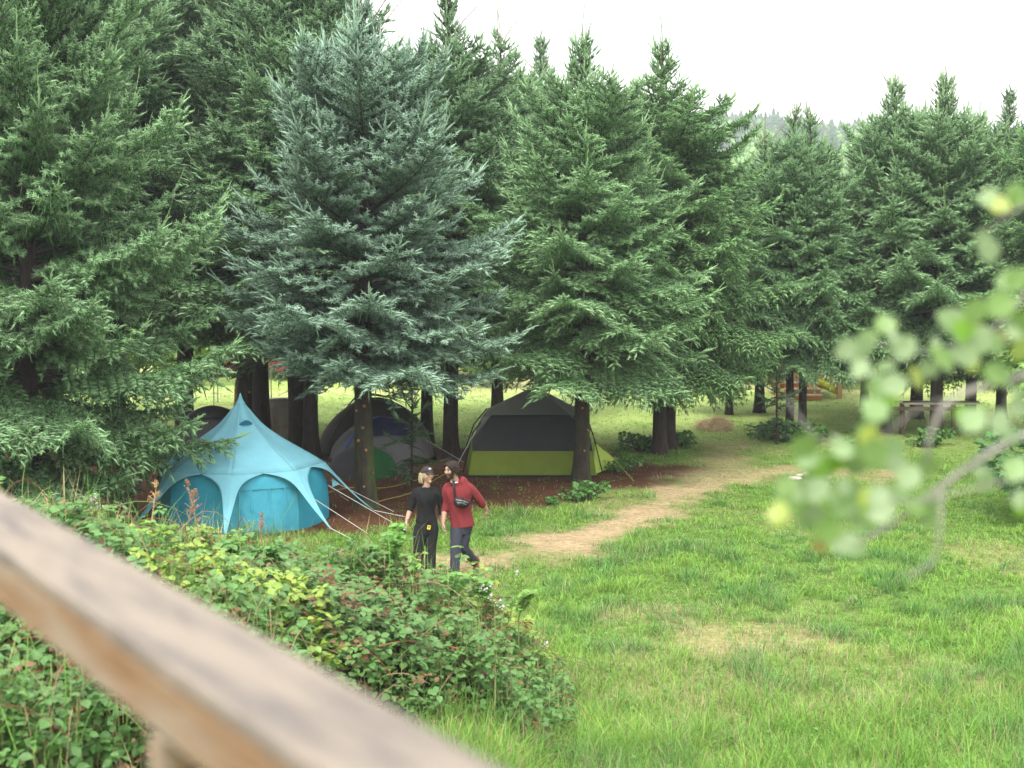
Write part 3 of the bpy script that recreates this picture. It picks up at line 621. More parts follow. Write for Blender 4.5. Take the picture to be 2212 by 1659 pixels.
M['navy'] = mat('navy_fly', (.006, .012, .045), .55, noise=.12, nscale=3, bump=.3, bscale=5)
M['brblue'] = mat('bright_blue_trim', (.015, .08, .28), .5)
M['dgreen'] = mat('green_panel', (.008, .085, .02), .6, noise=.1, nscale=4, bump=.3, bscale=5)
da = thing('dome_tent', 'large olive dome tent standing behind the blue and grey one', 'tent', (-3.35, 34.3, 0), R_(10))
dome('body', 1.42, 1.15, 1.27, 2.3, mats=M['olive'], parent=da)
mb = MB()
for sg in (-1, 1):
    P = []
    for t in np.linspace(-1, 1, 21):
        ro = abs(t); P.append((1.42 * t * .84, sg * 1.15 * t * .84, 1.27 * max(0, 1 - ro ** 1.9) ** .62 + .015))
    mb.add(*tube(P, .012, 5))
mb.build('pole_sleeve', M['olive2'], da, usecol=False)
db = thing('dome_tent', 'small dome tent with navy roof, light grey walls and a green front porch', 'tent', (-3.02, 32.5, 0), R_(14))
dome('body', 1.25, .98, .98, 2.6, mats=M['lgrey'], parent=db)
dome('rain_fly', 1.25, .98, .98, 2.6, r1=lambda t: .62 + .14 * math.cos(2 * t) * -1 + .06 * math.cos(4 * t + 3.14), lift=.025, mats=M['navy'], parent=db)
dome('floor_band', 1.25, .98, .98, 2.6, r0=.985, r1=1.0, lift=.012, m=3, mats=M['black'], parent=db)
mb = MB()
P = []
for t in np.linspace(-1, .1, 14): ro = abs(t); P.append((1.25 * t * .85, -.98 * -t * .85 * 1.0, .98 * max(0, 1 - ro ** 1.9) ** .62 + .04))
mb.add(*tube(P, .022, 6)); mb.build('pole_sleeve', M['brblue'], db, usecol=False)
pv = dome('porch', .78, 1.0, .62, 2.3, th0=R_(-90), th1=R_(90), mats=M['dgreen'], parent=db, n=20); pv.location = (-.72, -1.95, 0)
pv2 = dome('porch_door', .78, 1.0, .618, 2.3, th0=R_(90), th1=R_(270), mats=M['dkgrey'], parent=db, n=20); pv2.location = (-.72, -1.95, 0)
mb = MB(); mb.add(*patch((-.25, -2.55, .03), (.42, -2.35, .01), (.02, -1.6, .38), (-.1, -1.9, .45), 5, 5, .005)); mb.build('porch_wing', M['lgrey'], db, usecol=False)
rope('guy_rope', (.95, -.5, .5), (1.75, -.9, .01), db, 'rope', .005)
dk = thing('dark_tent', 'black fabric tent half hidden under the spruce branches at the left', 'tent', (-6.9, 32.2, 0), R_(-8))
dome('body', 1.15, 1.0, 1.25, 2.2, mats=mat('black_fabric', (.012, .014, .014), .7), parent=dk); dome('rain_fly', 1.15, 1.0, 1.25, 2.2, r1=.5, lift=.03, mats=M['black'], parent=dk)
for k, (a, b) in enumerate(((G(690, 1076), G(945, 1035)), (G(1000, 1019), G(800, 1100)))):
    a, b = np.array((*a, .05)), np.array((*b, .05)); P = [a + (b - a) * t + np.array((0, .25 * math.sin(t * 7), .03 * math.sin(t * 9))) for t in np.linspace(0, 1, 14)]
    mb = MB(); mb.add(*tube(P, .010, 5)); o = mb.build('yellow_rope', M['rope_y'], usecol=False)
    tag(o, ('thin yellow rope lying on the needles between the dome tent porch and the woman', 'thin yellow rope running over the needles from the mossy trunk to behind the man')[k], 'rope', 'yellow ropes on the needle litter')
# ------------------------------------------------------------------ things in the field
M['plank'] = mat('old_planks', (.10, .07, .05), .85, noise=.4, nscale=5, stretch=(1, 8, 8), bump=.6)
M['plankl'] = mat('pale_planks', (.42, .38, .33), .85, noise=.3, nscale=5, stretch=(1, 8, 8))
x0, y0 = G(2060, 942)
tb_ = thing('plank_table', 'rough table of loose planks on dark posts behind the right-hand trunks', 'table', (x0 - .35, y0, 0))
K_ = y0 / FPX
for i, (xa, xb, yy, z, m, t) in enumerate(((-1.85, .6, -.1, .74, 'plank', .09), (-1.0, 1.05, .1, .86, 'plankl', .04), (-.9, 1.1, .32, .87, 'plank', .04), (-1.1, .9, .52, .865, 'plankl', .04), (.1, 1.0, .15, .90, 'plank', .035))):
    mb = MB(); mb.add(*box(xb - xa, .17, t, ((xa + xb) / 2, yy, z), R_((-3, 2, -1, 3, 5)[i]))); mb.build('plank', M[m], tb_, usecol=False)
for x, y in ((.32, 0), (-1.75, -.12), (.95, .5), (-.9, .5)):
    mb = MB(); mb.add(*tube([(x, y, -.1), (x + .02, y, .45), (x, y, 1.08 if x < -1 else .84)], [.075, .07, .065], 9)); mb.build('post', M['plank'], tb_, usecol=False)
mb = MB(); mb.add(*tube([(-.85, -.1, .72), (-1.05, -.15, .05)], .03, 6)); mb.build('leg', M['plank'], tb_, usecol=False)
# hay pile
x0, y0 = G(1545, 928); rng = np.random.default_rng(8); mb = MB()
n, m = 28, 12; X3 = np.zeros((m, n + 1, 3))
for i in range(m):
    ro = i / (m - 1)
    for j in range(n + 1):
        t = j / n * 6.2832; k = 1 + .28 * (vn(math.cos(t) * 1.5 + 3, math.sin(t) * 1.5, 4) - .5); X3[i, j] = (.52 * ro * math.cos(t) * k, .42 * ro * math.sin(t) * k, .27 * max(0, 1 - ro ** 3.0) ** .6 * (.55 + .9 * vn(ro * 3 * math.cos(t) + 9, ro * 3 * math.sin(t), 5)) - .03)
V, F = grid(X3); mb.add(V, F[:, ::-1], (.60, .46, .28))
n = 5000; i = rng.integers(0, len(V), n); P = V[i] + rng.normal(0, .03, (n, 3)); D = nrm(rng.normal(size=(n, 3)) * (1, .6, .45)); Y_ = nrm(np.cross(D, rng.normal(size=(n, 3)))); Z_ = np.cross(D, Y_); l = rng.uniform(.06, .2, n)
inst(mb, np.array([(0, -.5, 0), (0, .5, 0), (1, 0, .1)]), np.array([(0, 1, 2)]), P, D, Y_, Z_, np.stack([l, np.full(n, .012), l], -1), np.array((.85, .70, .45)) * rng.uniform(.6, 1.2, (n, 1)))
hp_ = mb.build('hay_pile', M['grass']); hp_.location = (x0, y0, .0); tag(hp_, 'low heap of cut tan hay on the bright grass', 'hay')
# fire ring stones
st_m = mat('pale_stone', (.5, .45, .40), .85, noise=.3, nscale=6, bump=.6, bscale=12)
def stone(seed, s):
    r = np.random.default_rng(seed); n, m = 12, 8; X3 = np.zeros((m, n + 1, 3)); ph = r.random(3) * 9
    for i in range(m):
        a = math.pi * i / (m - 1)
        for j in range(n + 1):
            b = j / n * 2 * math.pi; d = np.array((math.sin(a) * math.cos(b), math.sin(a) * math.sin(b), math.cos(a))); k = 1 + .5 * (vn(d[0] * 1.6 + ph[0] + 5, d[1] * 1.6 + d[2] * 1.3 + ph[1] + 5, seed) - .5); X3[i, j] = np.round(d * k * 5) / 5 * .35 + d * k * .65
    X3 = X3 * s; mb = MB(); V, F = grid(X3); mb.add(V, F); return mb.build('stone', st_m, smooth=True, usecol=False)
LB = ['flat stone at the left end of the fire ring', 'small flat stone nearest the camera in the fire ring', 'tall pale grey stone in the fire ring', 'pinkish rounded stone in the fire ring', 'grey stone at the right end of the fire ring', 'low stone behind the flat ones of the fire ring', 'stone half sunk in grass at the back of the fire ring']
for k, (u, v, sx, sz) in enumerate(((1718, 1037, .16, .05), (1742, 1046, .11, .045), (1742, 1031, .10, .085), (1768, 1031, .11, .075), (1790, 1036, .09, .06), (1728, 1030, .1, .045), (1757, 1025, .08, .05))):
    x, y = G(u, v); o = stone(k + 3, (sx, sx * .75, sz)); o.location = (x, y, sz * .55); o.rotation_euler = (0, 0, k * 1.3); tag(o, LB[k], 'stone', 'stones of the fire ring')
# cabin, half hidden behind the twin spruces
M['ply'] = mat('tan_board', (.50, .33, .17), .7, noise=.15, nscale=3); M['orange'] = mat('orange_stain', (.50, .20, .04), .6, noise=.2, nscale=4); M['tread'] = mat('pale_tread', (.62, .56, .5), .7, noise=.15)
x0, y0 = G(1745, 864); cb_ = thing('wooden_cabin', 'small tan wooden cabin with orange steps, seen behind the twin-trunk spruces', 'cabin', (x0, y0, 0)); k_ = y0 / FPX
mb = MB(); mb.add(*box(2.3, 2.4, 1.95, (.25, 1.9, 1.48))); mb.build('wall', M['ply'], cb_, usecol=False)
mb = MB(); mb.add(*box(3.1, 3.0, .12, (.35, 1.7, 2.46))); mb.build('roof', mat('cabin_roof', (.1, .09, .08), .8), cb_, usecol=False)
mb = MB(); mb.add(*box(2.0, 2.6, .16, (.1, 1.8, .42))); mb.build('deck', M['orange'], cb_, usecol=False)
for k in range(3):
    mb = MB(); mb.add(*box(1.15, .3, .15, (-.15, -.1 + k * .27, .08 + k * .19))); s_ = mb.build('step', M['orange'], cb_, usecol=False); mb = MB(); mb.add(*box(1.2, .32, .045, (-.15, -.11 + k * .27, .175 + k * .19))); mb.build('tread', M['tread'], s_, usecol=False)
for x in (-.95, 1.15):
    mb = MB(); mb.add(*box(.16, .16, 2.4, (x, .4, 1.2))); mb.build('post', M['ply'], cb_, usecol=False)
mb = MB(); mb.add(*box(.42, .03, .8, (-.02, .685, 1.25))); w_ = mb.build('poster', mat('purple_poster', (.12, .06, .32), .6), cb_, usecol=False)
mb = MB(); mb.add(*tube([(-.02, .66, 1.15), (0, .66, 1.3), (-.01, .66, 1.5)], [.08, .12, .06], 10, rb=.006, side=(1, 0, 0))); mb.build('poster_figure', mat('pale_blue_print', (.2, .4, .5), .6), w_, usecol=False)
# yellow kayak leaning on the step
kx, ky = G(1781, 860); mb = MB(); T = np.linspace(0, 1, 14)
P = [(-.42 + .95 * t, 0, .62 - .50 * t + .06 * math.sin(math.pi * t)) for t in T]
mb.add(*tube(P, .17 * np.sin(np.pi * np.clip(T * .95 + .03, 0, 1)) ** .7 + .01, 12, rb=.13 * np.sin(np.pi * np.clip(T * .95 + .03, 0, 1)) ** .7 + .01, side=(0, 1, 0)))
o = mb.build('kayak', mat('yellow_plastic', (.72, .66, .01), .35), smooth=True, usecol=False); o.location = (kx, ky - .1, .0); tag(o, 'bright yellow rounded hull leaning by the cabin steps', 'kayak')
# far left: tarpaulin, golden drape, red canopy
M['tarp'] = mat('grey_tarp', (.30, .28, .22), .45, noise=.3, nscale=5, bump=1, bscale=5, col2=(.20, .16, .09)); M['gold'] = mat('golden_cloth', (.50, .23, .02), .4, noise=.35, nscale=7, col2=(.16, .06, .01))  # golden cloth: dark second tone paints in the shade of its folds
M['red'] = mat('red_fabric', (.28, .02, .03), .55, noise=.2, nscale=4)
x0, y0 = G(612, 945)
def drape(w_, d_, h_, seed, top=.8, fold=.07):
    th = np.linspace(0, 2 * math.pi, 61); rows = []
    for z in np.linspace(0, 1, 12):
        k = 1 - (1 - top) * z; row = []
        for t in th:
            q = (abs(math.cos(t)) ** 4 + abs(math.sin(t)) ** 4) ** -.25; f = 1 + fold * (vn(t * 3.5 if t < 6.28 else 0, z * 1.2, seed) - .5) * 2 * (1 - z * .6)
            row.append((w_ * .5 * q * math.cos(t) * k * f, d_ * .5 * q * math.sin(t) * k * f, z * h_))
        rows.append(row)
    rows.append([(0.0 + .6 * p[0] * .3, .3 * p[1], h_ * 1.03) for p in rows[-1]]); rows.append([(0, 0, h_ * 1.03)] * 61)
    return grid(np.array(rows))
mb = MB(); mb.add(*drape(1.05, .8, 1.02, 5, .74, .09)); o = mb.build('covered_stack', M['tarp'], smooth=True, usecol=False); o.location = (x0, y0, 0); o.rotation_euler = (0, 0, .2)
tag(o, 'waist-high stack under a creased grey tarpaulin, left of the close pair of trunks', 'tarpaulin')
x0, y0 = G(530, 903); mb = MB(); mb.add(*drape(.62, .35, 1.15, 9, .95, .42)); o = mb.build('golden_drape', M['gold'], smooth=True, usecol=False); o.location = (x0, y0, 0)
tag(o, 'glossy golden cloth hanging in folds behind the blue tent peak', 'cloth')
def canopy(u, v, wd, lab):
    x0, y0 = G(u, v); t = thing('red_canopy', lab, 'canopy', (x0, y0, 0), .1, 'red canopies in the field'); mb = MB(); rows = []
    for i in range(7):
        k = i / 6; rows.append([((j / 16 - .5) * wd * (.2 + .8 * k), (-.6 + 1.2 * 0) * k, 1.75 - .62 * k ** 1.3 - .10 * math.sin(j * math.pi / 4) ** 2 * k) for j in range(17)])
    mb.add(*grid(np.array(rows))); R2 = np.array(rows); R2[..., 1] *= -1; mb.add(*grid(R2[:, ::-1])); mb.build('roof_cloth', M['red'], t, smooth=True, usecol=False)
    for sx in (-1, 1):
        for sy in (-.58, .58): mb = MB(); mb.add(*tube([(sx * wd * .46, sy, 0), (sx * wd * .46, sy, 1.2)], .02, 6)); mb.build('pole', M['steel'], t, usecol=False)
canopy(525, 872, 1.9, 'red fabric canopy with yellow-green behind it, above the golden cloth'); canopy(595, 868, 1.9, 'red fabric canopy seen between the trunks right of the golden cloth')
# shrubs at the back of the field
def shrub(name, w_, h_, n, ls, col, col2, seed, label, cat, group=None, tpl=None, wood=True):
    r = np.random.default_rng(seed); root = thing(name, label, cat, group=group); mb = MB()
    cc = r.normal(0, 1, (9, 3)) * (w_ * .26, w_ * .22, h_ * .16) + (0, 0, h_ * .55); k = r.integers(0, 9, n); d = nrm(r.normal(size=(n, 3))); ra = r.uniform(.5, 1, n) ** .6
    P = cc[k] + d * ra[:, None] * (w_ * .24, w_ * .22, h_ * .30); P[:, 2] = np.abs(P[:, 2]) + .03; D = nrm(d + r.normal(0, .5, (n, 3)) + (0, 0, -.3)); Nn = nrm(d * .5 + (0, 0, .9) + r.normal(0, .35, (n, 3)))
    t = r.random((n, 1)); leaves(mb, P, D, Nn, ls * r.uniform(.6, 1.3, n), (np.array(col) * (1 - t) + np.array(col2) * t) * r.uniform(.7, 1.2, (n, 1)), 1.2, tpl)
    mb.build('foliage', M['leaf'], root); mb = MB()
    for i in range(9): mb.add(*tube([(0, 0, 0), cc[i] * (.5, .5, .6), cc[i]], [.03, .02, .008], 5), (.09, .065, .04))
    mb.build('stems', M['cane'], root); return root
sh = shrub('field_shrub', 4.5, 2.4, 9000, .13, (.14, .27, .05), (.25, .38, .09), 3, 'loose pale green shrub at the far field edge, straight behind the hay heap', 'shrub', 'shrubs along the far field edge')
x, y = G(1560, 822); sh.location = (x, y, 0)
for k, (u, v, s, lb) in enumerate(((1420, 815, 1.1, 'behind the drooping spruce by the path'), (1290, 818, 1.0, 'behind the cabin tent'), (1130, 812, 1.2, 'left of the cabin tent peak'), (960, 816, 1.1, 'behind the walking couple'), (800, 812, 1.2, 'behind the mossy trunk'), (640, 812, 1.1, 'behind the grey tarpaulin'), (460, 812, 1.2, 'left of the red canopies'), (1680, 814, 1.2, 'left of the cabin'), (1880, 822, 1.3, 'right of the cabin'), (2010, 815, 1.4, 'behind the plank table'), (2150, 815, 1.4, 'at the right end of the row'), (300, 815, 1.3, 'at the left end of the row'))):
    x, y = G(u, v); dup(sh, (x, y, 0), k * 1.7, (s * 1.1, s, s * (.75 + .1 * (k % 3))), 'pale green shrub at the far field edge, ' + lb, 'shrubs along the far field edge')
# sapling, path-side shrubs, bramble tufts by the trunks
sap = spruce(2.3, .55, .35, 91, base=(.05, .12, .045), tip=(.12, .21, .09), droop=.5, up=.4, trunk_r=.018, group='young spruces', label='young thin spruce sapling left of the twin-trunk pair', dens=.32, leader=.4)
sap.location = tbase(1678, 960)
dup(sap, tbase(890, 1052), 1.2, (.9, .9, .95), 'bare-stemmed young spruce between the dome tent and the woman', 'young spruces')
TUFT = 'low leafy plants under the trees'
tf = shrub('leafy_plant', .7, .32, 420, .075, (.07, .19, .04), (.13, .28, .07), 12, 'leafy green plant in front of the cabin tent, right of its trunk', 'plant', TUFT); x, y = G(1262, 1082); tf.location = (x, y, 0)
for k, (u, v, s, lb) in enumerate(((1345, 1020, .9, 'at the right side of the cabin tent'), (1385, 975, 1.2, 'left of the drooping spruce trunk'), (1470, 965, 1.1, 'right of the drooping spruce trunk'), (1665, 950, 1.3, 'round the foot of the twin trunks'), (1735, 955, 1.5, 'right of the twin trunks'), (1190, 1090, .45, 'small, alone on the needles before the cabin tent'), (1085, 945, 1.3, 'behind the left corner of the cabin tent'), (640, 930, 1.0, 'in front of the grey tarpaulin'), (1850, 985, 1.2, 'under the trees left of the plank table'), (2010, 965, 1.3, 'at the trunk by the plank table'))):
    x, y = G(u, v); dup(tf, (x, y, 0), k * 2.1, s, 'leafy green plant ' + lb, TUFT)
# maple at the right edge
def maple_tpl():
    V = []; ang = [0, 28, 50, 78, 105, 140, 180, -140, -105, -78, -50, -28]; rr = [1, .45, .85, .4, .65, .3, .12, .3, .65, .4, .85, .45]
    V.append((.3, 0, 0))
    for a, r in zip(ang, rr): V.append((.3 + .7 * r * math.cos(R_(a)), .75 * r * math.sin(R_(a)), -.12 * r))
    return np.array(V), np.array([(0, 1 + i, 1 + (i + 1) % 12) for i in range(12)])
MT = maple_tpl()
mp1 = shrub('maple_shrub', 2.4, 1.5, 1500, .17, (.06, .17, .05), (.10, .24, .07), 21, 'low maple with lobed dark green leaves at the right edge, brown leaves hanging below', 'shrub', tpl=MT); x, y = G(2235, 1120); mp1.location = (x + .35, y, 0)
mp2 = shrub('maple_tree', 3.0, 3.6, 3200, .16, (.16, .32, .06), (.26, .42, .09), 22, 'pale yellow-green maple crown entering from the right picture edge', 'tree', tpl=MT); x, y = G(2300, 1120); mp2.location = (x + 1.05, y + 1, 1.1)
mb = MB(); mb.add(*tube([(0, 0, -1.2), (.05, 0, .6), (0, 0, 1.6)], [.13, .1, .06], 9), (.12, .1, .08)); mb.build('trunk', M['cane'], mp2)
# ------------------------------------------------------------------ people
def cm(P, k=6):       # Catmull-Rom resampling of rows
    P = np.asarray(P, float); Q = np.concatenate([2 * P[:1] - P[1:2], P, 2 * P[-1:] - P[-2:-1]]); out = []
    for i in range(1, len(Q) - 2):
        a, b, c, d = Q[i - 1:i + 3]
        for t in np.arange(k) / k: out.append(.5 * (2 * b + (c - a) * t + (2 * a - 5 * b + 4 * c - d) * t * t + (3 * b - a - 3 * c + d) * t ** 3))
    out.append(P[-1]); return np.array(out)
def limb(rows, n=16, side=None, k=5):      # rows: x,y,z,ra[,rb]
    Q = cm(rows, k); return tube(Q[:, :3], np.maximum(Q[:, 3], .002), n, rb=np.maximum(Q[:, 4], .002) if Q.shape[1] > 4 else None, side=side)
def ell(c, r, A=None, n=14):
    th = np.linspace(0, math.pi, n); ph = np.linspace(0, 2 * math.pi, n * 2, endpoint=False); V = [(0, 0, 1.)]
    for t in th[1:-1]: V += [(math.sin(t) * math.cos(p), math.sin(t) * math.sin(p), math.cos(t)) for p in ph]
    V.append((0, 0, -1.)); m = len(ph); T = []; Q = []
    for j in range(m): T.append((0, 1 + j, 1 + (j + 1) % m))
    for i in range(n - 3):
        for j in range(m): Q.append((1 + i * m + j, 1 + (i + 1) * m + j, 1 + (i + 1) * m + (j + 1) % m, 1 + i * m + (j + 1) % m))
    e = len(V) - 1; b = 1 + (n - 3) * m
    for j in range(m): T.append((b + j, e, b + (j + 1) % m))
    V = np.array(V) * r
    if A is not None: V = V @ np.array(A)
    return V + np.array(c), [np.array(T), np.array(Q)]
def fuse(name, parts, m, parent, vox=.006, smooth=4, wr=0.0, ws=14, hem=None, colf=None, seed=0):
    mb = MB()
    for V, F in parts: mb.add(V, F)
    o = mb.build(name + '_t', m, usecol=False)
    md = o.modifiers.new('r', 'REMESH'); md.mode = 'VOXEL'; md.voxel_size = vox; md.adaptivity = 0
    if smooth: s = o.modifiers.new('s', 'SMOOTH'); s.iterations = smooth; s.factor = .5
    dg = bpy.context.evaluated_depsgraph_get(); me = bpy.data.meshes.new_from_object(o.evaluated_get(dg)); bpy.data.objects.remove(o)
    n = len(me.vertices); co = np.zeros(n * 3, np.float32); me.vertices.foreach_get('co', co); co = co.reshape(-1, 3); no = np.zeros(n * 3, np.float32); me.vertices.foreach_get('normal', no); no = no.reshape(-1, 3)
    if wr: 
        f = fbm(co[:, 0] * ws + co[:, 2] * ws * .35 + 9, co[:, 2] * ws * .55 - co[:, 1] * ws * .8 + co[:, 0] * ws * .7, 3 + seed, 2) - .5; f = f * 1.3 - .12 * np.abs(vn(co[:, 0] * ws * 1.3 + co[:, 2] * ws * .3, co[:, 2] * ws * .25 + co[:, 1] * ws, seed) - .5)
        co = co + no * (f * 2 * wr)[:, None]; me.vertices.foreach_set('co', co.astype(np.float32).ravel())
    me.name = name; me.materials.clear(); me.materials.append(m); me.polygons.foreach_set('use_smooth', np.ones(len(me.polygons), bool))
    ca = me.color_attributes.new('col', 'FLOAT_COLOR', 'POINT'); K = np.ones((n, 4), np.float32)
    if colf is not None: K[:, :3] = colf(co)
    ca.data.foreach_set('color', K.ravel()); me.update()
    r = bpy.data.objects.new(name, me); C.objects.link(r); r.parent = parent; return r
def frame(f, up=(0, 0, 1)):
    f = nrm(np.array(f, float)); r = nrm(np.cross(f, up)); u = np.cross(r, f); return np.array([r, f, u])   # rows: face-right(-), forward, up
def head(c, A, s=1.0, fem=False):
    out = []; n = 26; th = np.linspace(0, math.pi, n); V, F = ell((0, 0, 0), (1, 1, 1), n=20)
    d = V.copy(); dx, dy, dz = d.T; lo = np.maximum(0, -dz)
    x = .074 * dx * (1 - .30 * lo ** 1.3); y = .094 * dy * np.where(dy < 0, 1 - .30 * lo, 1 - .05 * lo) + .012 * lo; z = .116 * dz
    P = np.stack([x, y, z], -1) * s; out.append((P @ A + c, F)); g = lambda *p: (np.array(p) * s) @ A + c
    out.append(tube([g(0, .088, .026), g(0, .098, .005), g(0, .112, -.022), g(0, .110, -.030), g(0, .09, -.036)], np.array([.007, .009, .012, .011, .008]) * s, 10))
    out.append(tube([g(-.014, .094, -.028), g(.014, .094, -.028)], .009 * s, 8))
    out.append(tube([g(-.036, .076, .030), g(-.015, .088, .033), g(.015, .088, .033), g(.036, .076, .030)], .008 * s, 8))
    out.append(tube([g(-.022, .084, -.056), g(0, .094, -.054), g(.022, .084, -.056)], np.array([.004, .007, .004]) * s, 8)); out.append(tube([g(-.018, .084, -.066), g(0, .093, -.067), g(.018, .084, -.066)], np.array([.004, .007, .004]) * s, 8))
    out.append(ell(g(0, .078, -.092), (.022 * s,) * 3, n=8)); 
    for q in (-1, 1): out.append(ell(g(q * .040, .064, -.02), (.026 * s,) * 3, n=8)); out.append(ell(g(q * .075, -.006, -.008), np.array((.009, .018, .031)) * s, A, n=8))
    return out, g
def hand(wr, d, palm, thumb, curl=.6, s=1.0, spread=.16, idx=None):
    d = nrm(np.array(d, float)); nrm_ = nrm(np.array(palm, float) - d * (np.array(palm, float) @ d)); sd = nrm(np.array(thumb, float) - d * (np.array(thumb, float) @ d)); wr = np.array(wr, float); out = []
    p = lambda a, b, c: wr + (d * a + sd * b + nrm_ * c) * s
    out.append(tube([p(-.01, 0, 0), p(.02, 0, 0), p(.05, .003, 0), p(.085, 0, .002)], np.array([.026, .032, .040, .036]) * s, 12, rb=np.array([.018, .017, .016, .013]) * s, side=sd))
    for k, (b, L_) in enumerate(((.030, .068), (.010, .076), (-.010, .071), (-.029, .056))):
        base = p(.08, b, 0); q = base; dd = nrm(d + sd * (b * spread * 14)); ax = nrm_; P = [q - dd * .015 * s]; Rr = [.0095]; an = .15
        for j, f in enumerate((.45, .31, .24)):
            P.append(q); Rr.append(.0092 - .0007 * j); c_ = curl * (1 + .1 * k); an += c_ * (.55 if j == 0 else .75); q = q + (dd * math.cos(an) + ax * math.sin(an)) * L_ * f * s
        P.append(q); Rr.append(.006); out.append(tube(np.array(P), np.array(Rr) * s, 9))
    q0 = p(.022, .028, .004); t1 = p(.045, .052, .018); t2 = p(.070, .058, .030); t3 = p(.09, .052, .038)
    out.append(tube([q0, t1, t2, t3], np.array([.014, .012, .0105, .007]) * s, 9)); return out
def shoe(ank, d, s=1.0, pitch=0.0):
    d = nrm(np.array(d, float)); a = np.array(ank, float); c, q = math.cos(pitch), math.sin(pitch); f = d * c + np.array((0, 0, -q)); u = np.array((0, 0, 1.)) * c + d * q
    p = lambda x, z: a + f * x * s + u * z * s
    return [tube([p(-.075, -.045), p(-.05, -.04), p(.02, -.04), p(.10, -.05), p(.165, -.058), p(.185, -.06)], np.array([.02, .036, .038, .046, .036, .012]) * s, 14, rb=np.array([.02, .040, .042, .032, .024, .01]) * s, side=np.cross(d, (0, 0, 1))), tube([p(-.03, .05), p(-.03, -.03)], .048 * s, 12)]
M['skin'] = mat('skin', (.46, .28, .20), .5, vcol=True, noise=.05, nscale=30, spec=.35)
M['knit'] = mat('black_knit', (.009, .0095, .010), .95, noise=.3, nscale=60, bump=.1, bscale=120)
M['denim'] = mat('black_denim', (.013, .014, .015), .9, noise=.25, nscale=25, bump=.08, bscale=60)
M['redknit'] = mat('red_knit', (.185, .024, .028), .9, noise=.16, nscale=30, bump=.1, bscale=110)
M['trs'] = mat('grey_blue_trousers', (.036, .038, .056), .85, noise=.15, nscale=20, bump=.08, bscale=60)
M['leather'] = mat('black_leather', (.010, .010, .011), .55, bump=.08, bscale=60, spec=.3); M['zip'] = mat('zip_metal', (.3, .3, .3), .45, metal=.5)
M['blond'] = mat('blond_hair', (.38, .30, .18), .55, noise=.25, nscale=20, stretch=(6, 6, .6), bump=.6, bscale=30); M['brown'] = mat('brown_hair', (.020, .012, .007), .6, noise=.4, nscale=20, bump=.8, bscale=35)
M['cap'] = mat('grey_brown_cap', (.035, .028, .027), .85, noise=.1, nscale=30); M['white'] = mat('white_cotton', (.75, .75, .76), .8); M['eye'] = mat('dark_eye', (.03, .022, .018), .3); M['lips'] = mat('lips', (.48, .17, .14), .5)
M['frame'] = mat('clear_pink_frame', (.62, .42, .36), .3); M['shoe'] = mat('dark_shoe', (.03, .028, .028), .7); M['tan'] = mat('brown_leather', (.25, .10, .04), .6)
# woman
ux, uy = G(922, 1257); W_ = thing('person', 'person in a black sweater, black jeans and grey cap, looking at the man beside', 'person', (ux, uy, float(gz(ux, uy))))
hc = np.array((.012, -.015, 1.548)); A = frame((math.sin(R_(34)), -math.cos(R_(34)), .10)); hd, g = head(hc, A, .97, True)
arm_l = [(-.130, .01, 1.30, .04, .04), (-.185, .01, 1.24, .042, .042), (-.215, .025, 1.08, .036, .036), (-.248, -.02, 1.0, .035, .033), (-.276, -.075, .905, .024, .019)]
arm_r = [(.135, .01, 1.30, .04, .04), (.19, .03, 1.24, .042, .042), (.205, .06, 1.08, .036, .036), (.21, .05, 1.0, .035, .033), (.218, .06, .89, .024, .019)]
tor = [(0, 0, .78, .12, .09), (0, 0, .9, .118, .085), (0, 0, 1.05, .12, .09), (0, 0, 1.2, .135, .1), (0, 0, 1.3, .12, .07), (0, .0, 1.36, .07, .05), (.004, -.002, 1.40, .05, .052), (.01, -.008, 1.48, .047, .05)]
leg1 = [(-.085, 0, .78, .07), (-.105, -.05, .47, .055), (-.12, .0, .08, .04)]; leg2 = [(.075, 0, .78, .07), (.062, -.02, .46, .055), (.055, -.06, .08, .04)]
body = hd + [limb(tor, side=(1, 0, 0)), limb(arm_l), limb(arm_r), limb(leg1), limb(leg2)] + hand((-.276, -.075, .905), (-.40, -.12, -.9), (.9, -.3, -.35), (.1, -1, 0), 1.0, .92) + hand((.218, .06, .89), (.05, -.1, -1), (1, 0, 0), (0, -1, .1), .9, .9)
def skinc(lipc, A_, g_, blush=.0, beard=None):
    def f(co):
        K = np.ones((len(co), 3)); loc = (co - g_(0, 0, 0)) @ A_.T
        m = np.exp(-(((loc[:, 0]) / .022) ** 2 + ((loc[:, 2] + .060) / .009) ** 2)) * (loc[:, 1] > .06); K = K * (1 - m[:, None]) + m[:, None] * np.array(lipc)
        if beard is not None:
            h_ = (np.linalg.norm(loc, axis=1) < .16)
            b = h_ * sstep(-.022, -.045, loc[:, 2]) * sstep(-.01, .02, loc[:, 1]) * (1 - .9 * np.exp(-((loc[:, 0] / .018) ** 2 + ((loc[:, 2] + .060) / .006) ** 2))) * sstep(-.16, -.125, loc[:, 2]); b = np.maximum(b, h_ * sstep(.05, .066, np.abs(loc[:, 0])) * sstep(.03, .0, loc[:, 2]) * sstep(.0, .02, loc[:, 1]) * .7 * sstep(-.15, -.11, loc[:, 2]))
            b = np.clip(b * (.75 + .3 * vn(loc[:, 0] * 90, loc[:, 2] * 90, 2)), 0, 1); K = K * (1 - b[:, None]) + b[:, None] * np.array(beard)
        ey = sum(np.exp(-(((loc[:, 0] - q * .031) / .014) ** 2 + ((loc[:, 2] - .012) / .010) ** 2)) for q in (-1, 1)) * (loc[:, 1] > .05) * .25
        return K * (1 - ey[:, None])
    return f
fuse('body', body, M['skin'], W_, .005, 3, colf=skinc((.75, .45, .42), A, g))
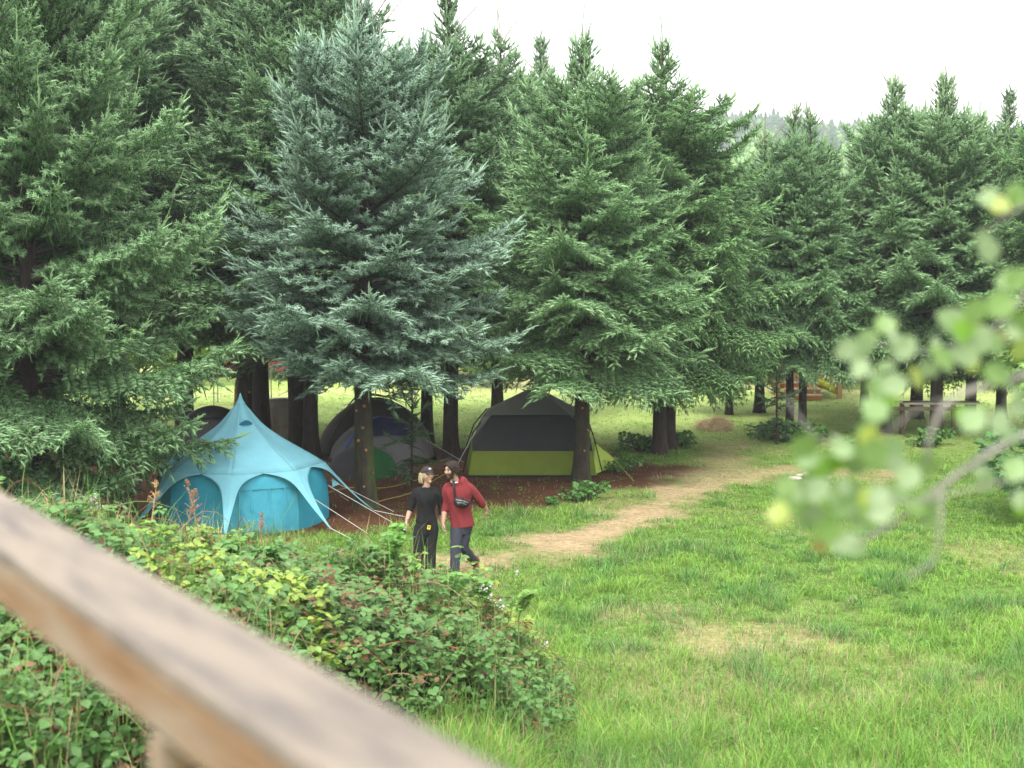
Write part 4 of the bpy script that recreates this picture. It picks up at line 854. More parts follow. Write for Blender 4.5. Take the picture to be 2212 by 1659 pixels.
def eyes(g, parent, brow, bm, s=1.0):
    for q in (-1, 1):
        mb = MB(); mb.add(*ell(g(q * .031, .0835, .010), (.0105 * s, .0105 * s, .0075 * s), n=7)); mb.build('eye', M['eye'], parent, smooth=True, usecol=False)
        mb = MB(); mb.add(*tube([g(q * .014, .096, .032), g(q * .032, .090, .037), g(q * .048, .077, .031)], [.0035 * brow, .004 * brow, .002], 6)); mb.build('eyebrow', bm, parent, smooth=True, usecol=False)
eyes(g, W_, .8, mat('light_brow', (.25, .16, .09), .7))
sw = [limb([(0, 0, .865, .152, .118), (0, 0, .90, .150, .116), (0, 0, 1.0, .126, .102), (0, -.005, 1.1, .130, .106), (0, -.012, 1.2, .148, .124), (0, -.005, 1.28, .166, .112), (0, 0, 1.33, .150, .092), (.003, 0, 1.36, .112, .085), (.004, 0, 1.378, .080, .076)], 26, side=(1, 0, 0)),
      limb([(-.06, .0, 1.33, .045), (-.13, .01, 1.318, .052), (-.172, .01, 1.26, .056), (-.205, .02, 1.14, .052), (-.222, .02, 1.08, .050), (-.240, -.006, 1.03, .046)]), limb([(.06, .0, 1.33, .045), (.13, .01, 1.318, .052), (.172, .02, 1.26, .056), (.197, .05, 1.14, .052), (.207, .06, 1.06, .048), (.212, .05, .96, .044)])]
fuse('sweater', sw, M['knit'], W_, .008, 3, wr=.007, ws=16)
jn = [limb([(0, 0, .70, .155, .11), (0, 0, .78, .172, .125), (0, 0, .86, .158, .115), (0, 0, .93, .142, .106)], 24, side=(1, 0, 0)), limb([(-.082, 0, .80, .092), (-.095, -.03, .66, .092), (-.110, -.055, .48, .078), (-.122, -.02, .25, .078), (-.125, .0, .085, .080)]), limb([(.078, 0, .80, .092), (.072, -.01, .66, .09), (.062, -.02, .47, .076), (.058, -.05, .25, .077), (.055, -.06, .085, .080)])]
fuse('jeans', jn, M['denim'], W_, .008, 2, wr=.009, ws=12, seed=4)
for a, d in (((-.12, .0, .10), (-.1, -1, 0)), ((.055, -.06, .10), (.1, -1, 0))): fuse('shoe', shoe(a, d, .92), M['shoe'], W_, .008, 2)
hr = [ell(g(0, -.026, .012), np.array((.086, .094, .104)), A)] + [limb([(*g(q * .074, -.004 - .022 * k, .03), .018), (*g(q * .084, -.008 - .022 * k, -.03), .018), (*g(q * .086, -.006 - .024 * k, -.085), .015), (*g(q * .080, .0 - .024 * k, -.118), .007)], 10) for q, k in ((1, 0), (1, 1), (1, 2), (1, 3), (-1, 2), (-1, 3))] + [limb([(*g(.03 * k, -.085, .0), .03), (*g(.032 * k, -.09, -.06), .03), (*g(.03 * k, -.075, -.11), .012)], 10) for k in (-2, -1, 0, 1, 2)]
cut = []
for V, F in hr: cut.append((V, F))
fuse('hair', cut, M['blond'], W_, .006, 1, wr=.004, ws=60)
# cap
def caps(g, parent, m):
    X3 = []
    for i in range(12):
        t = i / 11 * math.pi / 2; row = []
        for j in range(33):
            a = j / 32 * 2 * math.pi; z = .050 + .082 * math.cos(t) ** .9; rx = .088 * math.sin(t) ** .75; ry = .104 * math.sin(t) ** .75
            row.append(g(rx * math.cos(a), ry * math.sin(a) - .004, z - .012 * math.sin(t) * (1 - math.sin(a)) * .7))
        X3.append(row)
    mb = MB(); V, F = grid(np.array(X3)); mb.add(V, F); cp = mb.build('cap', m, parent, smooth=True, usecol=False); s = cp.modifiers.new('t', 'SOLIDIFY'); s.thickness = .004; s.offset = 1
    rows = []
    for i in range(7):
        k = i / 6; rows.append([g(.074 * math.sin(a) * (1 + .08 * k), .062 + .040 * math.cos(a) + .056 * k * math.cos(a * .75), .058 - .010 * k - .022 * (a / 1.3) ** 2 * (1 + .3 * k)) for a in np.linspace(-1.3, 1.3, 15)])
    mb = MB(); V, F = grid(np.array(rows)); mb.add(V, F); b = mb.build('brim', m, cp, smooth=True, usecol=False); s = b.modifiers.new('t', 'SOLIDIFY'); s.thickness = .004
    mb = MB(); mb.add(*ell(g(0, .094, .092), (.022, .006, .017), A, n=10)); mb.build('badge', mat('badge_white', (.6, .62, .66), .6), cp, smooth=True, usecol=False)
    mb = MB(); mb.add(*ell(g(0.002, .099, .092), (.012, .005, .009), A, n=8)); mb.build('badge_mark', mat('badge_blue', (.03, .08, .3), .6), cp, smooth=True, usecol=False)
caps(g, W_, M['cap'])
mb = MB(); th = np.linspace(0, 2 * math.pi, 15)
for q in (-1, 1): mb.add(*tube([g(q * .033 + .024 * math.cos(t), .103 - .010 * abs(math.cos(t) * .5 + q * .5), .008 + .018 * math.sin(t)) for t in th], .0022, 5, cap=False)); mb.add(*tube([g(q * .057, .092, .014), g(q * .078, .0, .014)], .002, 5))
mb.add(*tube([g(-.009, .106, .012), g(.009, .106, .012)], .002, 5)); mb.build('glasses', M['frame'], W_, usecol=False)
mb = MB(); mb.add(*tube([np.array((-.272, -.068, .917)) + np.array((.027 * math.cos(t), .024 * math.sin(t), .006 * math.cos(t))) for t in th], .003, 5, cap=False)); mb.build('wristband', M['black'], W_, usecol=False)
W0 = np.array((ux, uy, float(gz(ux, uy))))
def held(name, m, parts, lab, cat, off=W0):
    pass
rd = thing('walkie_talkie', 'yellow and black walkie-talkie clipped to the black jeans', 'radio', tuple(W0 + (.038, -.135, .805)), 0); rd.rotation_euler = (0, R_(12), 0)
mb = MB(); mb.add(*box(.048, .028, .085, (0, 0, 0))); bo = mb.build('body', M['black'], rd, usecol=False); mb = MB(); mb.add(*box(.046, .006, .058, (.002, -.017, .016))); bo2 = mb.build('face_plate', mat('yellow_face', (.75, .62, .02), .45), rd, usecol=False)
mb = MB(); mb.add(*box(.026, .003, .022, (.002, -.0215, .024))); mb.build('screen', mat('grey_screen', (.12, .14, .10), .3), bo2, usecol=False)
mb = MB(); mb.add(*tube([(.012, 0, .04), (.016, 0, .095)], .0055, 7)); mb.build('antenna', M['black'], rd, usecol=False)
bx = thing('small_case', 'small black box-shaped case hanging from the fingers of the woman', 'case', tuple(W0 + (-.335, -.10, .745))); bx.rotation_euler = (.15, R_(28), .2)
mb = MB(); mb.add(*box(.088, .04, .068)); o = mb.build('case_body', M['black'], bx, usecol=False); bv = o.modifiers.new('b', 'BEVEL'); bv.width = .005; bv.segments = 2
mb = MB(); mb.add(*box(.018, .012, .05, (.0, 0, .052))); mb.build('handle_strap', M['white'], bx, usecol=False)
# man
ux, uy = G(992, 1255); M0 = np.array((ux, uy, float(gz(ux, uy)))); H_ = thing('person', 'bearded person in a red long-sleeved shirt with a black bag across the chest, mid-stride', 'person', tuple(M0))
hc = np.array((-.105, -.085, 1.632)); A = frame((-math.sin(R_(42)), -math.cos(R_(42)), -.14)); hd, g = head(hc, A, 1.02)
wl, hl = (-.222, -.085, .865), (-.232, -.10, .8); wr_, hr_ = (.392, .27, .985), (.37, .30, .9)
body = hd + [limb([(.05, 0, .78, .13, .10), (.02, 0, 1.0, .13, .1), (-.01, 0, 1.25, .14, .09), (-.015, -.005, 1.36, .12, .07), (-.04, -.02, 1.43, .07, .05), (-.062, -.04, 1.49, .056, .058), (-.088, -.065, 1.57, .054, .06)], side=(1, 0, 0)),
    limb([(-.16, 0, 1.36, .045), (-.2, .01, 1.12, .042), (-.208, -.03, 1.02, .044), wl + (.026,)]), limb([(.15, 0, 1.36, .045), (.315, .1, 1.13, .043), (.345, .16, 1.08, .044), wr_ + (.027,)]),
    limb([(-.03, 0, .82, .085), (-.04, -.11, .5, .055), (-.07, -.2, .09, .045)]), limb([(.09, .02, .82, .085), (.07, .02, .49, .055), (.235, .40, .17, .045)])] \
    + hand(wl, (-.08, -.16, -1), (1, 0, 0), (0, -1, .1), .75, 1.02) + hand(wr_, (-.25, .02, -1), (-.9, .1, .3), (.2, -1, 0), .55, 1.02)
fuse('body', body, M['skin'], H_, .005, 3, colf=skinc((.8, .5, .45), A, g, beard=(.10, .075, .065)))
eyes(g, H_, 1.3, M['brown'])
sh_ = [limb([(.055, 0, .80, .170, .132), (.048, 0, .87, .163, .127), (.025, 0, 1.0, .160, .122), (.005, -.005, 1.15, .170, .128), (-.012, -.01, 1.28, .190, .128), (-.014, -.005, 1.365, .182, .108), (-.024, -.01, 1.425, .142, .09), (-.047, -.026, 1.452, .092, .084), (-.052, -.030, 1.464, .080, .078)], 28, side=(1, 0, 0)),
    limb([(-.08, 0, 1.38, .05), (-.148, 0, 1.372, .062), (-.185, .005, 1.29, .067), (-.2, .015, 1.15, .062), (-.205, .0, 1.06, .062), (-.208, -.025, 1.005, .054)]), limb([(.06, 0, 1.385, .05), (.135, 0, 1.375, .062), (.200, .03, 1.30, .069), (.275, .08, 1.19, .066), (.318, .115, 1.12, .064), (.345, .16, 1.075, .054)])]
fuse('shirt', sh_, M['redknit'], H_, .008, 3, wr=.012, ws=9, seed=6)
mb = MB(); mb.add(*tube([np.array((-.054, -.036, 1.462)) + np.array((.060 * math.cos(t), .058 * math.sin(t) - .008, .016 * math.sin(t))) for t in th], .008, 7, cap=False)); mb.build('undershirt', M['white'], H_, smooth=True, usecol=False)
tr = [limb([(.03, 0, .70, .15, .11), (.035, 0, .80, .160, .12), (.045, 0, .92, .14, .11)], 24, side=(1, 0, 0)), limb([(-.025, -.01, .80, .098), (-.035, -.07, .65, .09), (-.042, -.125, .49, .078), (-.055, -.17, .28, .072), (-.068, -.2, .10, .078)]), limb([(.09, .015, .80, .098), (.078, .01, .65, .088), (.072, .015, .49, .076), (.145, .20, .33, .068), (.215, .365, .20, .068)])]
fuse('trousers', tr, M['trs'], H_, .008, 2, wr=.009, ws=11, seed=9)
fuse('shoe', shoe((-.07, -.2, .105), (-.25, -1, 0), 1.05), M['shoe'], H_, .008, 2); fuse('shoe', shoe((.235, .40, .19), (-.1, -1, 0), 1.05, R_(42)), M['tan'], H_, .008, 2)
r = np.random.default_rng(4); hr = [ell(g(0, -.022, .026), np.array((.088, .100, .104)), A), ell(g(0, .008, .072), np.array((.072, .070, .050)), A)]
for k in range(46):
    a = r.uniform(.55, 2 * math.pi - .55); sx_, cy_ = math.sin(a), math.cos(a); rx, ry = .084, .096; z0 = r.uniform(.0, .07); dn = r.uniform(.09, .135) if cy_ < .3 else r.uniform(.03, .06)
    hr.append(limb([(*g(rx * sx_ * .8, ry * cy_ * .8 - .01, z0 + .04), .014), (*g(rx * sx_ * 1.04, ry * cy_ * 1.04 - .01, z0), .015), (*g(rx * sx_ * 1.08, ry * cy_ * 1.08 - .012, z0 - dn * .6), .012), (*g(rx * sx_ * r.uniform(.95, 1.2), ry * cy_ * 1.08 - .015, z0 - dn), .004)], 8))
for q in (-1, 1): hr.append(limb([(*g(q * .012, .075, .095), .014), (*g(q * .045, .082, .070), .016), (*g(q * .072, .055, .035), .014), (*g(q * .08, .035, -.01), .006)], 8))
fuse('hair', hr, M['brown'], H_, .006, 1, wr=.004, ws=70)
bg_ = thing('waist_bag', 'black leather pouch with silver zips worn across the red shirt', 'bag', tuple(M0 + (.04, -.155, 1.165))); bg_.rotation_euler = (R_(-6), R_(14), R_(4))
fuse('pouch', [ell((0, 0, 0), (.118, .050, .072), n=16), tube([(-.11, 0, .035), (.0, -.005, .045), (.11, 0, .03)], [.02, .035, .02], 12), ell((.0, -.03, -.012), (.085, .036, .05), n=14)], M['leather'], bg_, .006, 2, wr=.004, ws=30)
mb = MB(); mb.add(*tube([(-.09, -.038, .028), (0, -.056, .036), (.09, -.036, .026)], .0035, 6)); mb.add(*tube([(-.07, -.058, -.005), (0, -.068, .004), (.07, -.056, -.006)], .003, 6))
for x in (-.045, .03): mb.add(*box(.008, .006, .028, (x, -.068, -.012 if x < 0 else .028), 0))
mb.build('zip', M['zip'], bg_, usecol=False)
def strap(P, parent): mb = MB(); P = cm(P, 5); mb.add(*tube(P, .017, 8, rb=.0035, side=(1, 0, .5))); mb.build('strap', M['leather'], parent, usecol=False)
strap([(-.10, .0, .045), (-.125, -.003, .11), (-.155, .0, .19), (-.178, .03, .27), (-.185, .10, .325), (-.165, .18, .32)], bg_); strap([(.11, .005, .02), (.145, .05, .03), (.15, .15, .06), (.10, .27, .14), (-.02, .295, .24), (-.14, .25, .31), (-.165, .18, .32)], bg_)
# ------------------------------------------------------------------ bramble thicket
rng = np.random.default_rng(17); mb = MB()
def bpts(n, dep=.45):
    x = rng.uniform(-7.2, 1.6, n * 2); y = rng.uniform(5.2, 15.2, n * 2); zt = ztop(x, y); b = gz(x, y); k = (thick(x, y) > .1) & (zt > .1) & (np.abs(x) < y * .40 + .8); x, y, zt, b = x[k][:n], y[k][:n], zt[k][:n], b[k][:n]
    t = rng.random(len(x)) ** 1.6; z = zt + .07 * rng.normal(size=len(x)) + .30 * sstep(.52, .75, fbm(x * 2.5, y * 2.5, 77)) * rng.random(len(x)) - dep * t * np.clip(zt, .3, 1); return np.stack([x, y, np.maximum(z, b + .02)], -1), t
P, t = bpts(27000); n = len(P)
zone = fbm(P[:, 0] * .9, P[:, 1] * .9, 50); zn2 = fbm(P[:, 0] * 2.5, P[:, 1] * 2.5, 51)
base = np.array((.085, .20, .055)) * (1 - zn2[:, None]) + np.array((.17, .33, .09)) * zn2[:, None]
yl = (sstep(.52, .64, zone) * (rng.random(n) < .6))[:, None]; base = base * (1 - yl) + yl * np.array((.30, .42, .07))
br = (rng.random(n) < .02 + .16 * sstep(.54, .66, fbm(P[:, 0] * .8, P[:, 1] * .8, 60)) + .06 * t)[:, None]; base = np.where(br, np.array((.27, .15, .07)) * rng.uniform(.5, 1.3, (n, 1)), base)
a = rng.random(n) * 6.283; tilt = rng.uniform(-.5, .35, n); C0 = np.stack([np.cos(a), np.sin(a), tilt], -1); Nn = nrm(np.stack([rng.normal(0, .35, n), rng.normal(-.15, .35, n), np.ones(n)], -1))
S0 = rng.uniform(.05, .098, n) * np.where(br[:, 0], .8, 1); sidev = nrm(np.cross(Nn, C0)); LT = leaf_tpl(.40, .10)
for q, (f, s_, sz) in enumerate(((1, 0, 1), (.25, 1, .82), (.25, -1, .82), (-.35, .85, .62), (-.35, -.85, .62))):
    k = np.ones(n, bool) if q < 3 else rng.random(n) < .45
    D = nrm(C0 * f + sidev * s_ + rng.normal(0, .08, (n, 3))); leaves(mb, (P + D * S0[:, None] * .18)[k], D[k], nrm(Nn + rng.normal(0, .15, (n, 3)))[k], (S0 * sz)[k], (base * rng.uniform(.85, 1.15, (n, 1)))[k], 1.0, LT)
# dead curled leaves below, thin reddish canes, dry grass poking through
P2, t2 = bpts(9000, .8); n = len(P2); D = nrm(rng.normal(size=(n, 3))); leaves(mb, P2, D, nrm(rng.normal(size=(n, 3)) + (0, 0, .5)), rng.uniform(.03, .065, n), np.array((.24, .13, .07)) * rng.uniform(.35, 1.4, (n, 1)), .9, LT)
o = mb.build('bramble_leaves', M['leaf']); tag(o, 'dense bramble leaves covering the bank behind the wooden rail', 'bramble', kind='stuff')
mb = MB()
P3, t3 = bpts(900, .5)
for p in P3:
    a = rng.random() * 6.283; d = np.array((math.cos(a), math.sin(a), 0)); l = rng.uniform(.3, .9); h_ = rng.uniform(.0, .22); Q = [p + d * l * s + np.array((0, 0, h_ * math.sin(math.pi * s) * 1.3 - .12 * s)) for s in np.linspace(0, 1, 6)]
    c_ = np.array(((.26, .09, .05), (.16, .22, .07), (.30, .22, .13))[rng.integers(0, 3)]) * rng.uniform(.6, 1.1); mb.add(*tube(Q, np.linspace(.0045, .002, 6), 4, cap=False), c_)
o = mb.build('bramble_canes', M['cane']); tag(o, 'thin reddish and green arching canes running through the bramble bank', 'bramble', kind='stuff')
mb = MB(); P4, _ = bpts(17000, .3); n = len(P4); k = (fbm(P4[:, 0] * 1.1, P4[:, 1] * 1.1, 70) > .5) | (P4[:, 2] < 1.0); P4 = P4[k]; n = len(P4); z4 = P4[:, 2] - .12
gcx = np.where(rng.random((n, 1)) < .62, np.array((.20, .40, .07)), np.array((.50, .40, .20))) * rng.uniform(.6, 1.2, (n, 1))
a_ = P4[:, 0].copy(); blades(mb, P4[:, 0], P4[:, 1], rng.uniform(.2, .58, n), rng.uniform(.004, .009, n), gcx, None, lambda x, y: z4)
# tall grass fringe at the foot of the bank
n = 38000; y = rng.uniform(7.5, 17, n); x = rng.uniform(-2.5, 7, n); zt = thick(x, y); k = (zt < .35) & (np.abs(x) < y * .4 + .5) & (rng.random(n) < np.where(bank(x, y) > .02, 1, .25 * (1 - sstep(13, 16, y)) + .35 * sstep(.32, .40, x / y) * (1 - sstep(15, 17, y)))); x, y = x[k], y[k]; n = len(x)
gcx = np.where(rng.random((n, 1)) < .76, np.array((.16, .35, .06)), np.array((.50, .38, .19))) * rng.uniform(.6, 1.25, (n, 1)); blades(mb, x, y, rng.uniform(.18, .46, n), rng.uniform(.004, .0075, n), gcx)
o = mb.build('tall_grass', M['grass']); tag(o, 'tall arching grass growing through the brambles and along the foot of the bank', 'grass', kind='stuff')
# single sprays and stalks that stand out of the thicket
def spray(x, y, z0, h, n, label, cat='plant', group='leafy shoots above the brambles', col=(.14, .33, .06), seed=0, ls=.07, lean=(0, 0)):
    r = np.random.default_rng(seed); g0 = float(gz(x, y)) - .03; base_h = max(.05, z0 - g0); root = thing('bramble_shoot', label, cat, (x, y, g0), group=group); mb = MB(); lb = MB()
    for i in range(n):
        a = r.random() * 6.283; d = np.array((math.cos(a) * .35 + lean[0], math.sin(a) * .35 + lean[1], 1)); l = h * r.uniform(.6, 1); Q = np.array([d * l * s * (1, 1, 1 - .25 * s * s) for s in np.linspace(0, 1, 7)]) + (0, 0, base_h); mb.add(*tube([(0, 0, 0), (Q[0] * .5 + d * (.02, .02, 0)), Q[0]], [.008, .007, .006], 5), (.14, .18, .06)); mb.add(*tube(Q, np.linspace(.006, .002, 7), 5), (.14, .20, .06))
        for s in np.arange(.25, 1.01, .075):
            p = np.array([np.interp(s, np.linspace(0, 1, 7), Q[:, c]) for c in range(3)]); b = r.random() * 6.283; c0 = np.array((math.cos(b), math.sin(b), r.uniform(-.1, .6))); sv = np.cross((0, 0, 1), c0)
            for f, g_ in ((1, 0), (.4, .9), (.4, -.9)): D = nrm(c0 * f + sv * g_); leaves(lb, (p + D * .015)[None], D[None], nrm(np.array([[r.normal(0, .3), -.3 + r.normal(0, .3), 1]])), np.array([ls * r.uniform(.6, 1.1)]), np.array([col]) * r.uniform(.75, 1.25), 1.0, LT)
    mb.build('stems', M['cane'], root); lb.build('leaves', M['leaf'], root); return root
def top(u, v, y, drop): p = at(u, v, y); return p.x, y, p.z - drop
for k, (u, v, y, h, n, lb) in enumerate(((830, 1110, 11.6, .62, 6, 'bright leafy shoot rising left of the woman, in front of the mossy trunk'), (800, 1150, 11.9, .55, 4, 'leafy shoot above the brambles between the blue tent and the woman'), (902, 1172, 11.3, .5, 3, 'light green leafy shoot in front of the woman’s jeans'), (975, 1205, 11.4, .5, 4, 'leafy shoot in front of the man’s shins'), (720, 1190, 12.0, .35, 3, 'leafy shoot at the right foot of the blue tent'), (350, 1100, 12.2, .35, 3, 'leafy shoot in front of the left leg of the blue tent'), (500, 1140, 12.3, .3, 3, 'leafy shoot in front of the middle leg of the blue tent'), (230, 1085, 12.2, .35, 3, 'leafy shoot under the huge left spruce'), (1120, 1255, 12.0, .4, 3, 'leafy shoot reaching over the straw path'), (1040, 1220, 11.8, .4, 3, 'leafy shoot right of the man’s rear shoe'), (600, 1160, 12.2, .3, 3, 'leafy shoot in front of the tent door'))):
    y = 13.7 if u >= 700 else y
    x, y, z = top(u, v, y, h * .95); spray(x, y, z, h, n, lb, seed=k + 5, ls=.075, col=((.15, .34, .06), (.12, .29, .06), (.20, .36, .07))[k % 3])
def stalk(u, v, y, h, seed, label, col=(.30, .17, .10), kind='dry_stalk'):
    r = np.random.default_rng(seed); x, y, z = top(u, v, y, h); root = thing(kind, label, 'plant', (x, y, z)); mb = MB(); lb = MB(); d = np.array((r.uniform(-.25, .25), 0, 1)); mb.add(*tube([d * h * s for s in np.linspace(0, 1, 5)], np.linspace(.006, .003, 5), 5), col)
    for i in range(14):
        s = r.uniform(.45, 1); p = d * h * s; a = r.random() * 6.283; q = p + np.array((math.cos(a), math.sin(a), .9)) * h * .22 * (1.15 - s); mb.add(*tube([p, q], [.003, .002], 4), col); m_ = 11; tt = r.random(m_)[:, None]; PP = p + (q - p) * tt + r.normal(0, .008, (m_, 3)); leaves(lb, PP, nrm(r.normal(size=(m_, 3))), nrm(r.normal(size=(m_, 3))), r.uniform(.007, .012, m_), np.array(col) * r.uniform(.8, 1.5, (m_, 1)), 1.4, LT)
    mb.build('stem', M['cane'], root); lb.build('seed_head', M['cane'], root)
stalk(432, 1040, 12.0, .55, 3, 'dry reddish dock stalk in front of the dark side panel of the blue tent'); stalk(395, 1055, 12.1, .5, 4, 'smaller dry reddish stalk left of the one before the blue tent'); stalk(322, 1040, 12.2, .45, 5, 'tan dry stalk in front of the left leg of the blue tent', (.5, .32, .14)); stalk(563, 1110, 12.2, .35, 6, 'short reddish stalk in front of the tent door'); stalk(108, 1070, 12.2, .45, 8, 'tan grass seed head at the far left above the rail', (.45, .38, .2))
r = np.random.default_rng(3); mb = MB(); wf = thing('wildflower', 'pale pink and white wildflowers on a tall stem at the left, above the rail', 'flower', top(205, 1075, 12.0, .4))
mb = MB(); mb.add(*tube([(0, 0, 0), (.01, 0, .4)], [.005, .003], 5), (.15, .25, .08)); mb.build('stem', M['cane'], wf); mb = MB()
for c_ in ((-.03, 0, .38), (.03, 0, .33), (.01, 0, .41), (-.045, 0, .30)): P = np.array(c_) + r.normal(0, .010, (26, 3)); leaves(mb, P, nrm(r.normal(size=(26, 3))), nrm(r.normal(size=(26, 3))), r.uniform(.012, .02, 26), np.array((.62, .48, .52)) * r.uniform(.8, 1.3, (26, 1)), 1.5, LT)
mb.build('petals', M['leaf'], wf)
mb = MB()
for u, v in ((1040, 1268), (1048, 1275), (1062, 1262), (1118, 1238), (1075, 1300), (1085, 1310), (1180, 1390), (1060, 1288)):
    x, y, z = top(u, v, 13.4, 0); P = np.array((x, y, z)) + r.normal(0, .012, (12, 3)); leaves(mb, P, nrm(r.normal(size=(12, 3))), nrm(r.normal(size=(12, 3)) + (0, -.5, 0)), r.uniform(.011, .018, 12), np.array((.70, .62, .64)) * r.uniform(.85, 1.2, (12, 1)), 1.5, LT)
o = mb.build('bramble_blossom', M['leaf']); tag(o, 'small pinkish white blossoms scattered at the right end of the brambles', 'flowers', kind='stuff')
# long cane arching on the right flank
p = [at(u, v, y) for u, v, y in ((820, 1395, 11.6), (880, 1385, 12.2), (950, 1392, 12.6), (1030, 1412, 12.7))]
mb = MB(); mb.add(*tube(cm([tuple(q) for q in p], 6), .007, 6), (.36, .14, .07)); o = mb.build('bramble_cane', M['cane']); tag(o, 'long bare reddish cane arching over the right side of the bramble bank', 'bramble cane')
# broad-leaved weeds scattered through the grass
mb = MB(); n = 1100; yc = 12 + 26 * rng.random(n) ** 1.5; xc = rng.uniform(-.1, .42, n) * yc; k = (thick(xc, yc) < .1) & (m_path(xc, yc) < .4); xc, yc = xc[k], yc[k]
for q in range(9):
    a = rng.random(len(xc)) * 6.283; rr_ = rng.uniform(.0, .13, len(xc)); weeds(mb, xc + rr_ * np.cos(a), yc + rr_ * np.sin(a), .16, rng.uniform(.02, .045, len(xc)), np.array((.12, .32, .05)) * rng.uniform(.6, 1.3, (len(xc), 1)))
o = mb.build('meadow_weeds', M['leaf']); tag(o, 'broad-leaved weeds and clover scattered through the field grass', 'weeds', kind='stuff')
# ------------------------------------------------------------------ wooden rail in front
M['rail'] = mat('weathered_timber', (.33, .275, .215), .75, noise=.5, nscale=2.4, stretch=(1, 8, 8), bump=.5, bscale=20, col2=(.115, .10, .088))
M['rail_side'] = mat('fresh_timber', (.28, .155, .07), .7, noise=.45, nscale=2.4, stretch=(1, 8, 8), bump=.5, bscale=20, col2=(.24, .19, .135))
TH = math.atan((CU + 880) / FPX); a0, hh = .48, .412
rl = thing('wooden_railing', 'weathered timber handrail sloping across the lower left, close and out of focus', 'railing', (a0 * math.cos(TH), a0 * math.sin(TH), CAMZ - hh), TH + math.pi / 2)
# local x along the rail (away from camera, to the left), local y towards the far side is negative
def plk(name, sx, sy, sz, c, m, bev=.006):
    mb = MB(); mb.add(*box(sx, sy, sz, c)); o = mb.build(name, m, rl, usecol=False); b = o.modifiers.new('b', 'BEVEL'); b.width = bev; b.segments = 3; return o
plk('top_rail', 5.4, .130, .020, (2.2, -.065, -.010), M['rail'], .006); plk('side_rail', 5.4, .038, .068, (2.2, -.021, -.0545), M['rail_side']); plk('back_rail', 5.4, .038, .068, (2.2, -.108, -.0545), M['rail_side'])
t_p = 1.54
def bal(t): plk('baluster', .038, .038, 1.03, (t, -.020, -.609), M['rail_side'])
bal(1.44); bal(4.3); plk('post', .089, .089, 1.06, (-.35, -.085, -.575), M['rail_side'])
dz = CAMZ - hh - 1.13
dk_ = thing('wooden_deck', 'raised timber deck the picture is taken from, below the rail', 'deck', (a0 * math.cos(TH), a0 * math.sin(TH), dz), TH + math.pi / 2)
for i in range(12):
    mb = MB(); mb.add(*box(5.4, .138, .03, (2.2, -.07 + .143 * i, -.015))); mb.build('board', M['rail'], dk_, usecol=False)
for x in (-.35, 4.3):
    mb = MB(); mb.add(*box(.1, .1, dz + .1, (x, .2, -.04 - dz / 2))); mb.build('support_post', M['rail_side'], dk_, usecol=False)
mb = MB(); mb.add(*box(5.3, .04, .14, (2.2, -.02 + .04, -.101))); mb.build('joist', M['rail_side'], dk_, usecol=False)
# ------------------------------------------------------------------ near twig at the right
rng = np.random.default_rng(23); tw = thing('near_branch', 'lichen-grey twigs with pale green and yellow leaves hanging in close at the right, blurred', 'branch', (1.4, 2.1, 4.2)); o0 = np.array((1.4, 2.1, 4.2))
mb = MB(); lb = MB(); gc_ = (.27, .25, .22)
def br(pts, r0, r1, dy=0):
    Q = cm([tuple(np.array(at(u, v, y)) - o0) for u, v, y in pts], 6); mb.add(*tube(Q, np.linspace(r0, r1, len(Q)) * .62, 8), gc_); return Q
B = [br([(2330, 770, 2.2), (2200, 815, 2.15), (2060, 860, 2.1), (2010, 940, 2.1), (2000, 1010, 2.12), (1960, 1060, 2.15)], .0095, .004), br([(2340, 900, 2.3), (2200, 945, 2.2), (2090, 1010, 2.15), (2010, 1070, 2.15), (1930, 1130, 2.2), (1840, 1180, 2.2)], .012, .004), br([(2030, 1050, 2.15), (2032, 1120, 2.1), (2020, 1200, 2.1), (1990, 1230, 2.1), (1950, 1245, 2.1)], .0045, .002), br([(2330, 1010, 2.0), (2200, 1035, 2.05), (2080, 1060, 2.1), (1960, 1085, 2.1), (1850, 1060, 2.1)], .005, .002),
    br([(2060, 860, 2.1), (1990, 880, 2.2), (1900, 950, 2.2), (1860, 1010, 2.2)], .004, .002), br([(2330, 560, 2.2), (2230, 620, 2.2), (2170, 690, 2.2), (2090, 740, 2.2), (1990, 760, 2.25), (1890, 740, 2.3)], .005, .002), br([(2330, 1180, 1.9), (2230, 1200, 1.95), (2190, 1220, 2.0)], .004, .002), br([(1860, 1010, 2.2), (1790, 960, 2.2), (1740, 920, 2.2), (1700, 860, 2.25)], .0035, .0015), br([(2330, 400, 2.2), (2200, 450, 2.2), (2130, 500, 2.2)], .004, .002)]
tw_w = mb
cols = [(.22, .34, .13), (.18, .30, .08), (.28, .38, .19), (.34, .42, .08), (.16, .32, .03), (.46, .40, .05), (.34, .26, .09)]
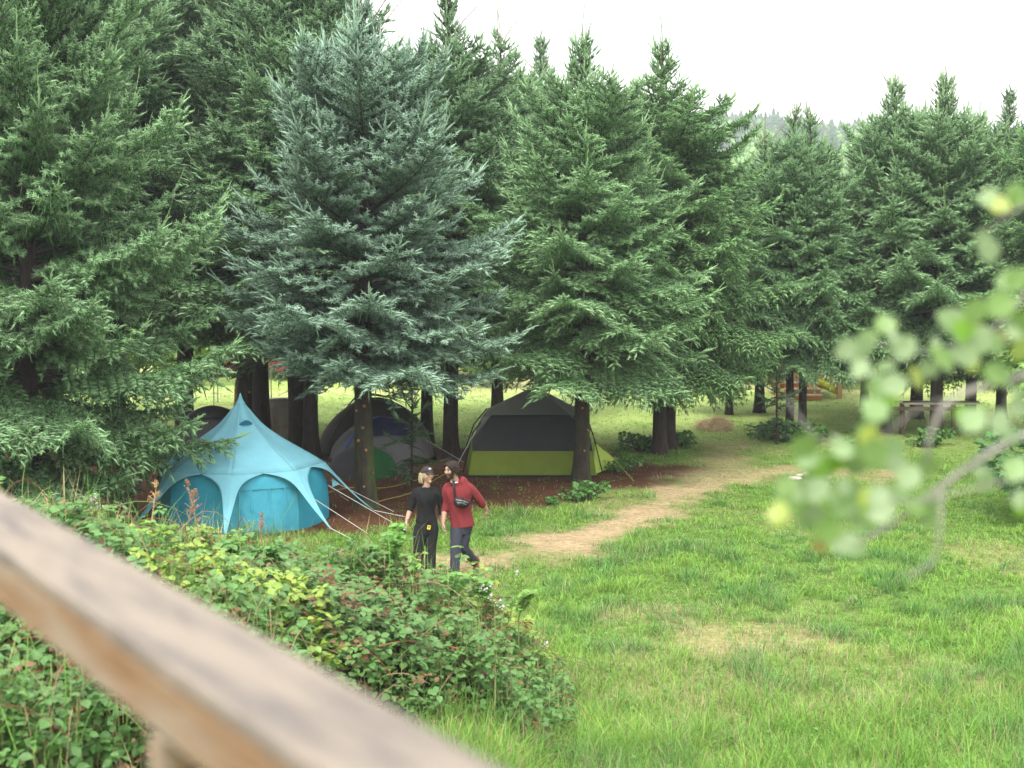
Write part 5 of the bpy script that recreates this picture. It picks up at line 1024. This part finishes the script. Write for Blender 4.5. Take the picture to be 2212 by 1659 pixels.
LC = [(1870, 735), (1925, 720), (1850, 770), (1890, 790), (2115, 690), (2075, 720), (2030, 770), (2120, 745), (2160, 735), (1990, 795), (2060, 700), (1905, 850), (1930, 815), (1880, 880), (2190, 660), (2190, 600), (2150, 430), (2200, 440), (2150, 530), (2205, 700), (1840, 960), (1870, 930), (1800, 1000), (1770, 1050), (1720, 1080), (1690, 1100), (1840, 1050), (1900, 1000), (1940, 980), (1810, 1110), (1860, 1130), (1790, 1150), (1840, 1170), (1900, 1100), (1760, 1010), (1750, 970), (1950, 1050), (1890, 1070), (1980, 1000), (2020, 1080), (1740, 1120), (1820, 1080), (2140, 1040), (2180, 920), (2200, 860), (2100, 900), (1985, 1120), (1700, 1050), (1780, 1090), (1870, 1110), (1850, 1000), (1820, 950), (2090, 770), (2140, 800), (2010, 740), (1950, 740), (1895, 820), (2210, 760), (2195, 1010), (2205, 1090)]
NT = leaf_tpl(.40, .05)
for k, (u, v) in enumerate(LC):
    for q in range(2):
        y = 2.15 + rng.normal(0, .07); p = np.array(at(u + rng.normal(0, 12), v + rng.normal(0, 12), y)) - o0; d = nrm(np.array((rng.normal(0, .8), rng.normal(0, .4), rng.normal(-.3, .7))))
        ci = rng.choice(7, p=(.30, .26, .26, .06, .08, .02, .02)); S_ = rng.uniform(.034, .053); leaves(lb, (p - d * S_ * .5)[None], d[None], nrm(np.array([[rng.normal(0, .5), -1, .35 + rng.normal(0, .4)]])), np.array([S_]), np.array([cols[ci]]) * rng.uniform(.85, 1.1), 1.05, NT)
tw_w.build('twigs', M['cane'], tw); lb.build('leaves', M['leaf'], tw)
# ------------------------------------------------------------------ haze
hm = bpy.data.materials.new('haze'); hm.use_nodes = True; nt = hm.node_tree; nt.nodes.clear(); ho = N(nt, 'ShaderNodeOutputMaterial'); pv_ = N(nt, 'ShaderNodeVolumePrincipled')
pv_.inputs['Color'].default_value = (.92, .95, .97, 1); pv_.inputs['Density'].default_value = .0008; pv_.inputs['Anisotropy'].default_value = .2; nt.links.new(pv_.outputs[0], ho.inputs['Volume'])
mb = MB(); mb.add(*box(3000, 3000, 130, (0, 600, 55))); o = mb.build('haze', hm, usecol=False); tag(o, 'thin pale air between the camera and the wooded hill', 'haze', kind='stuff')
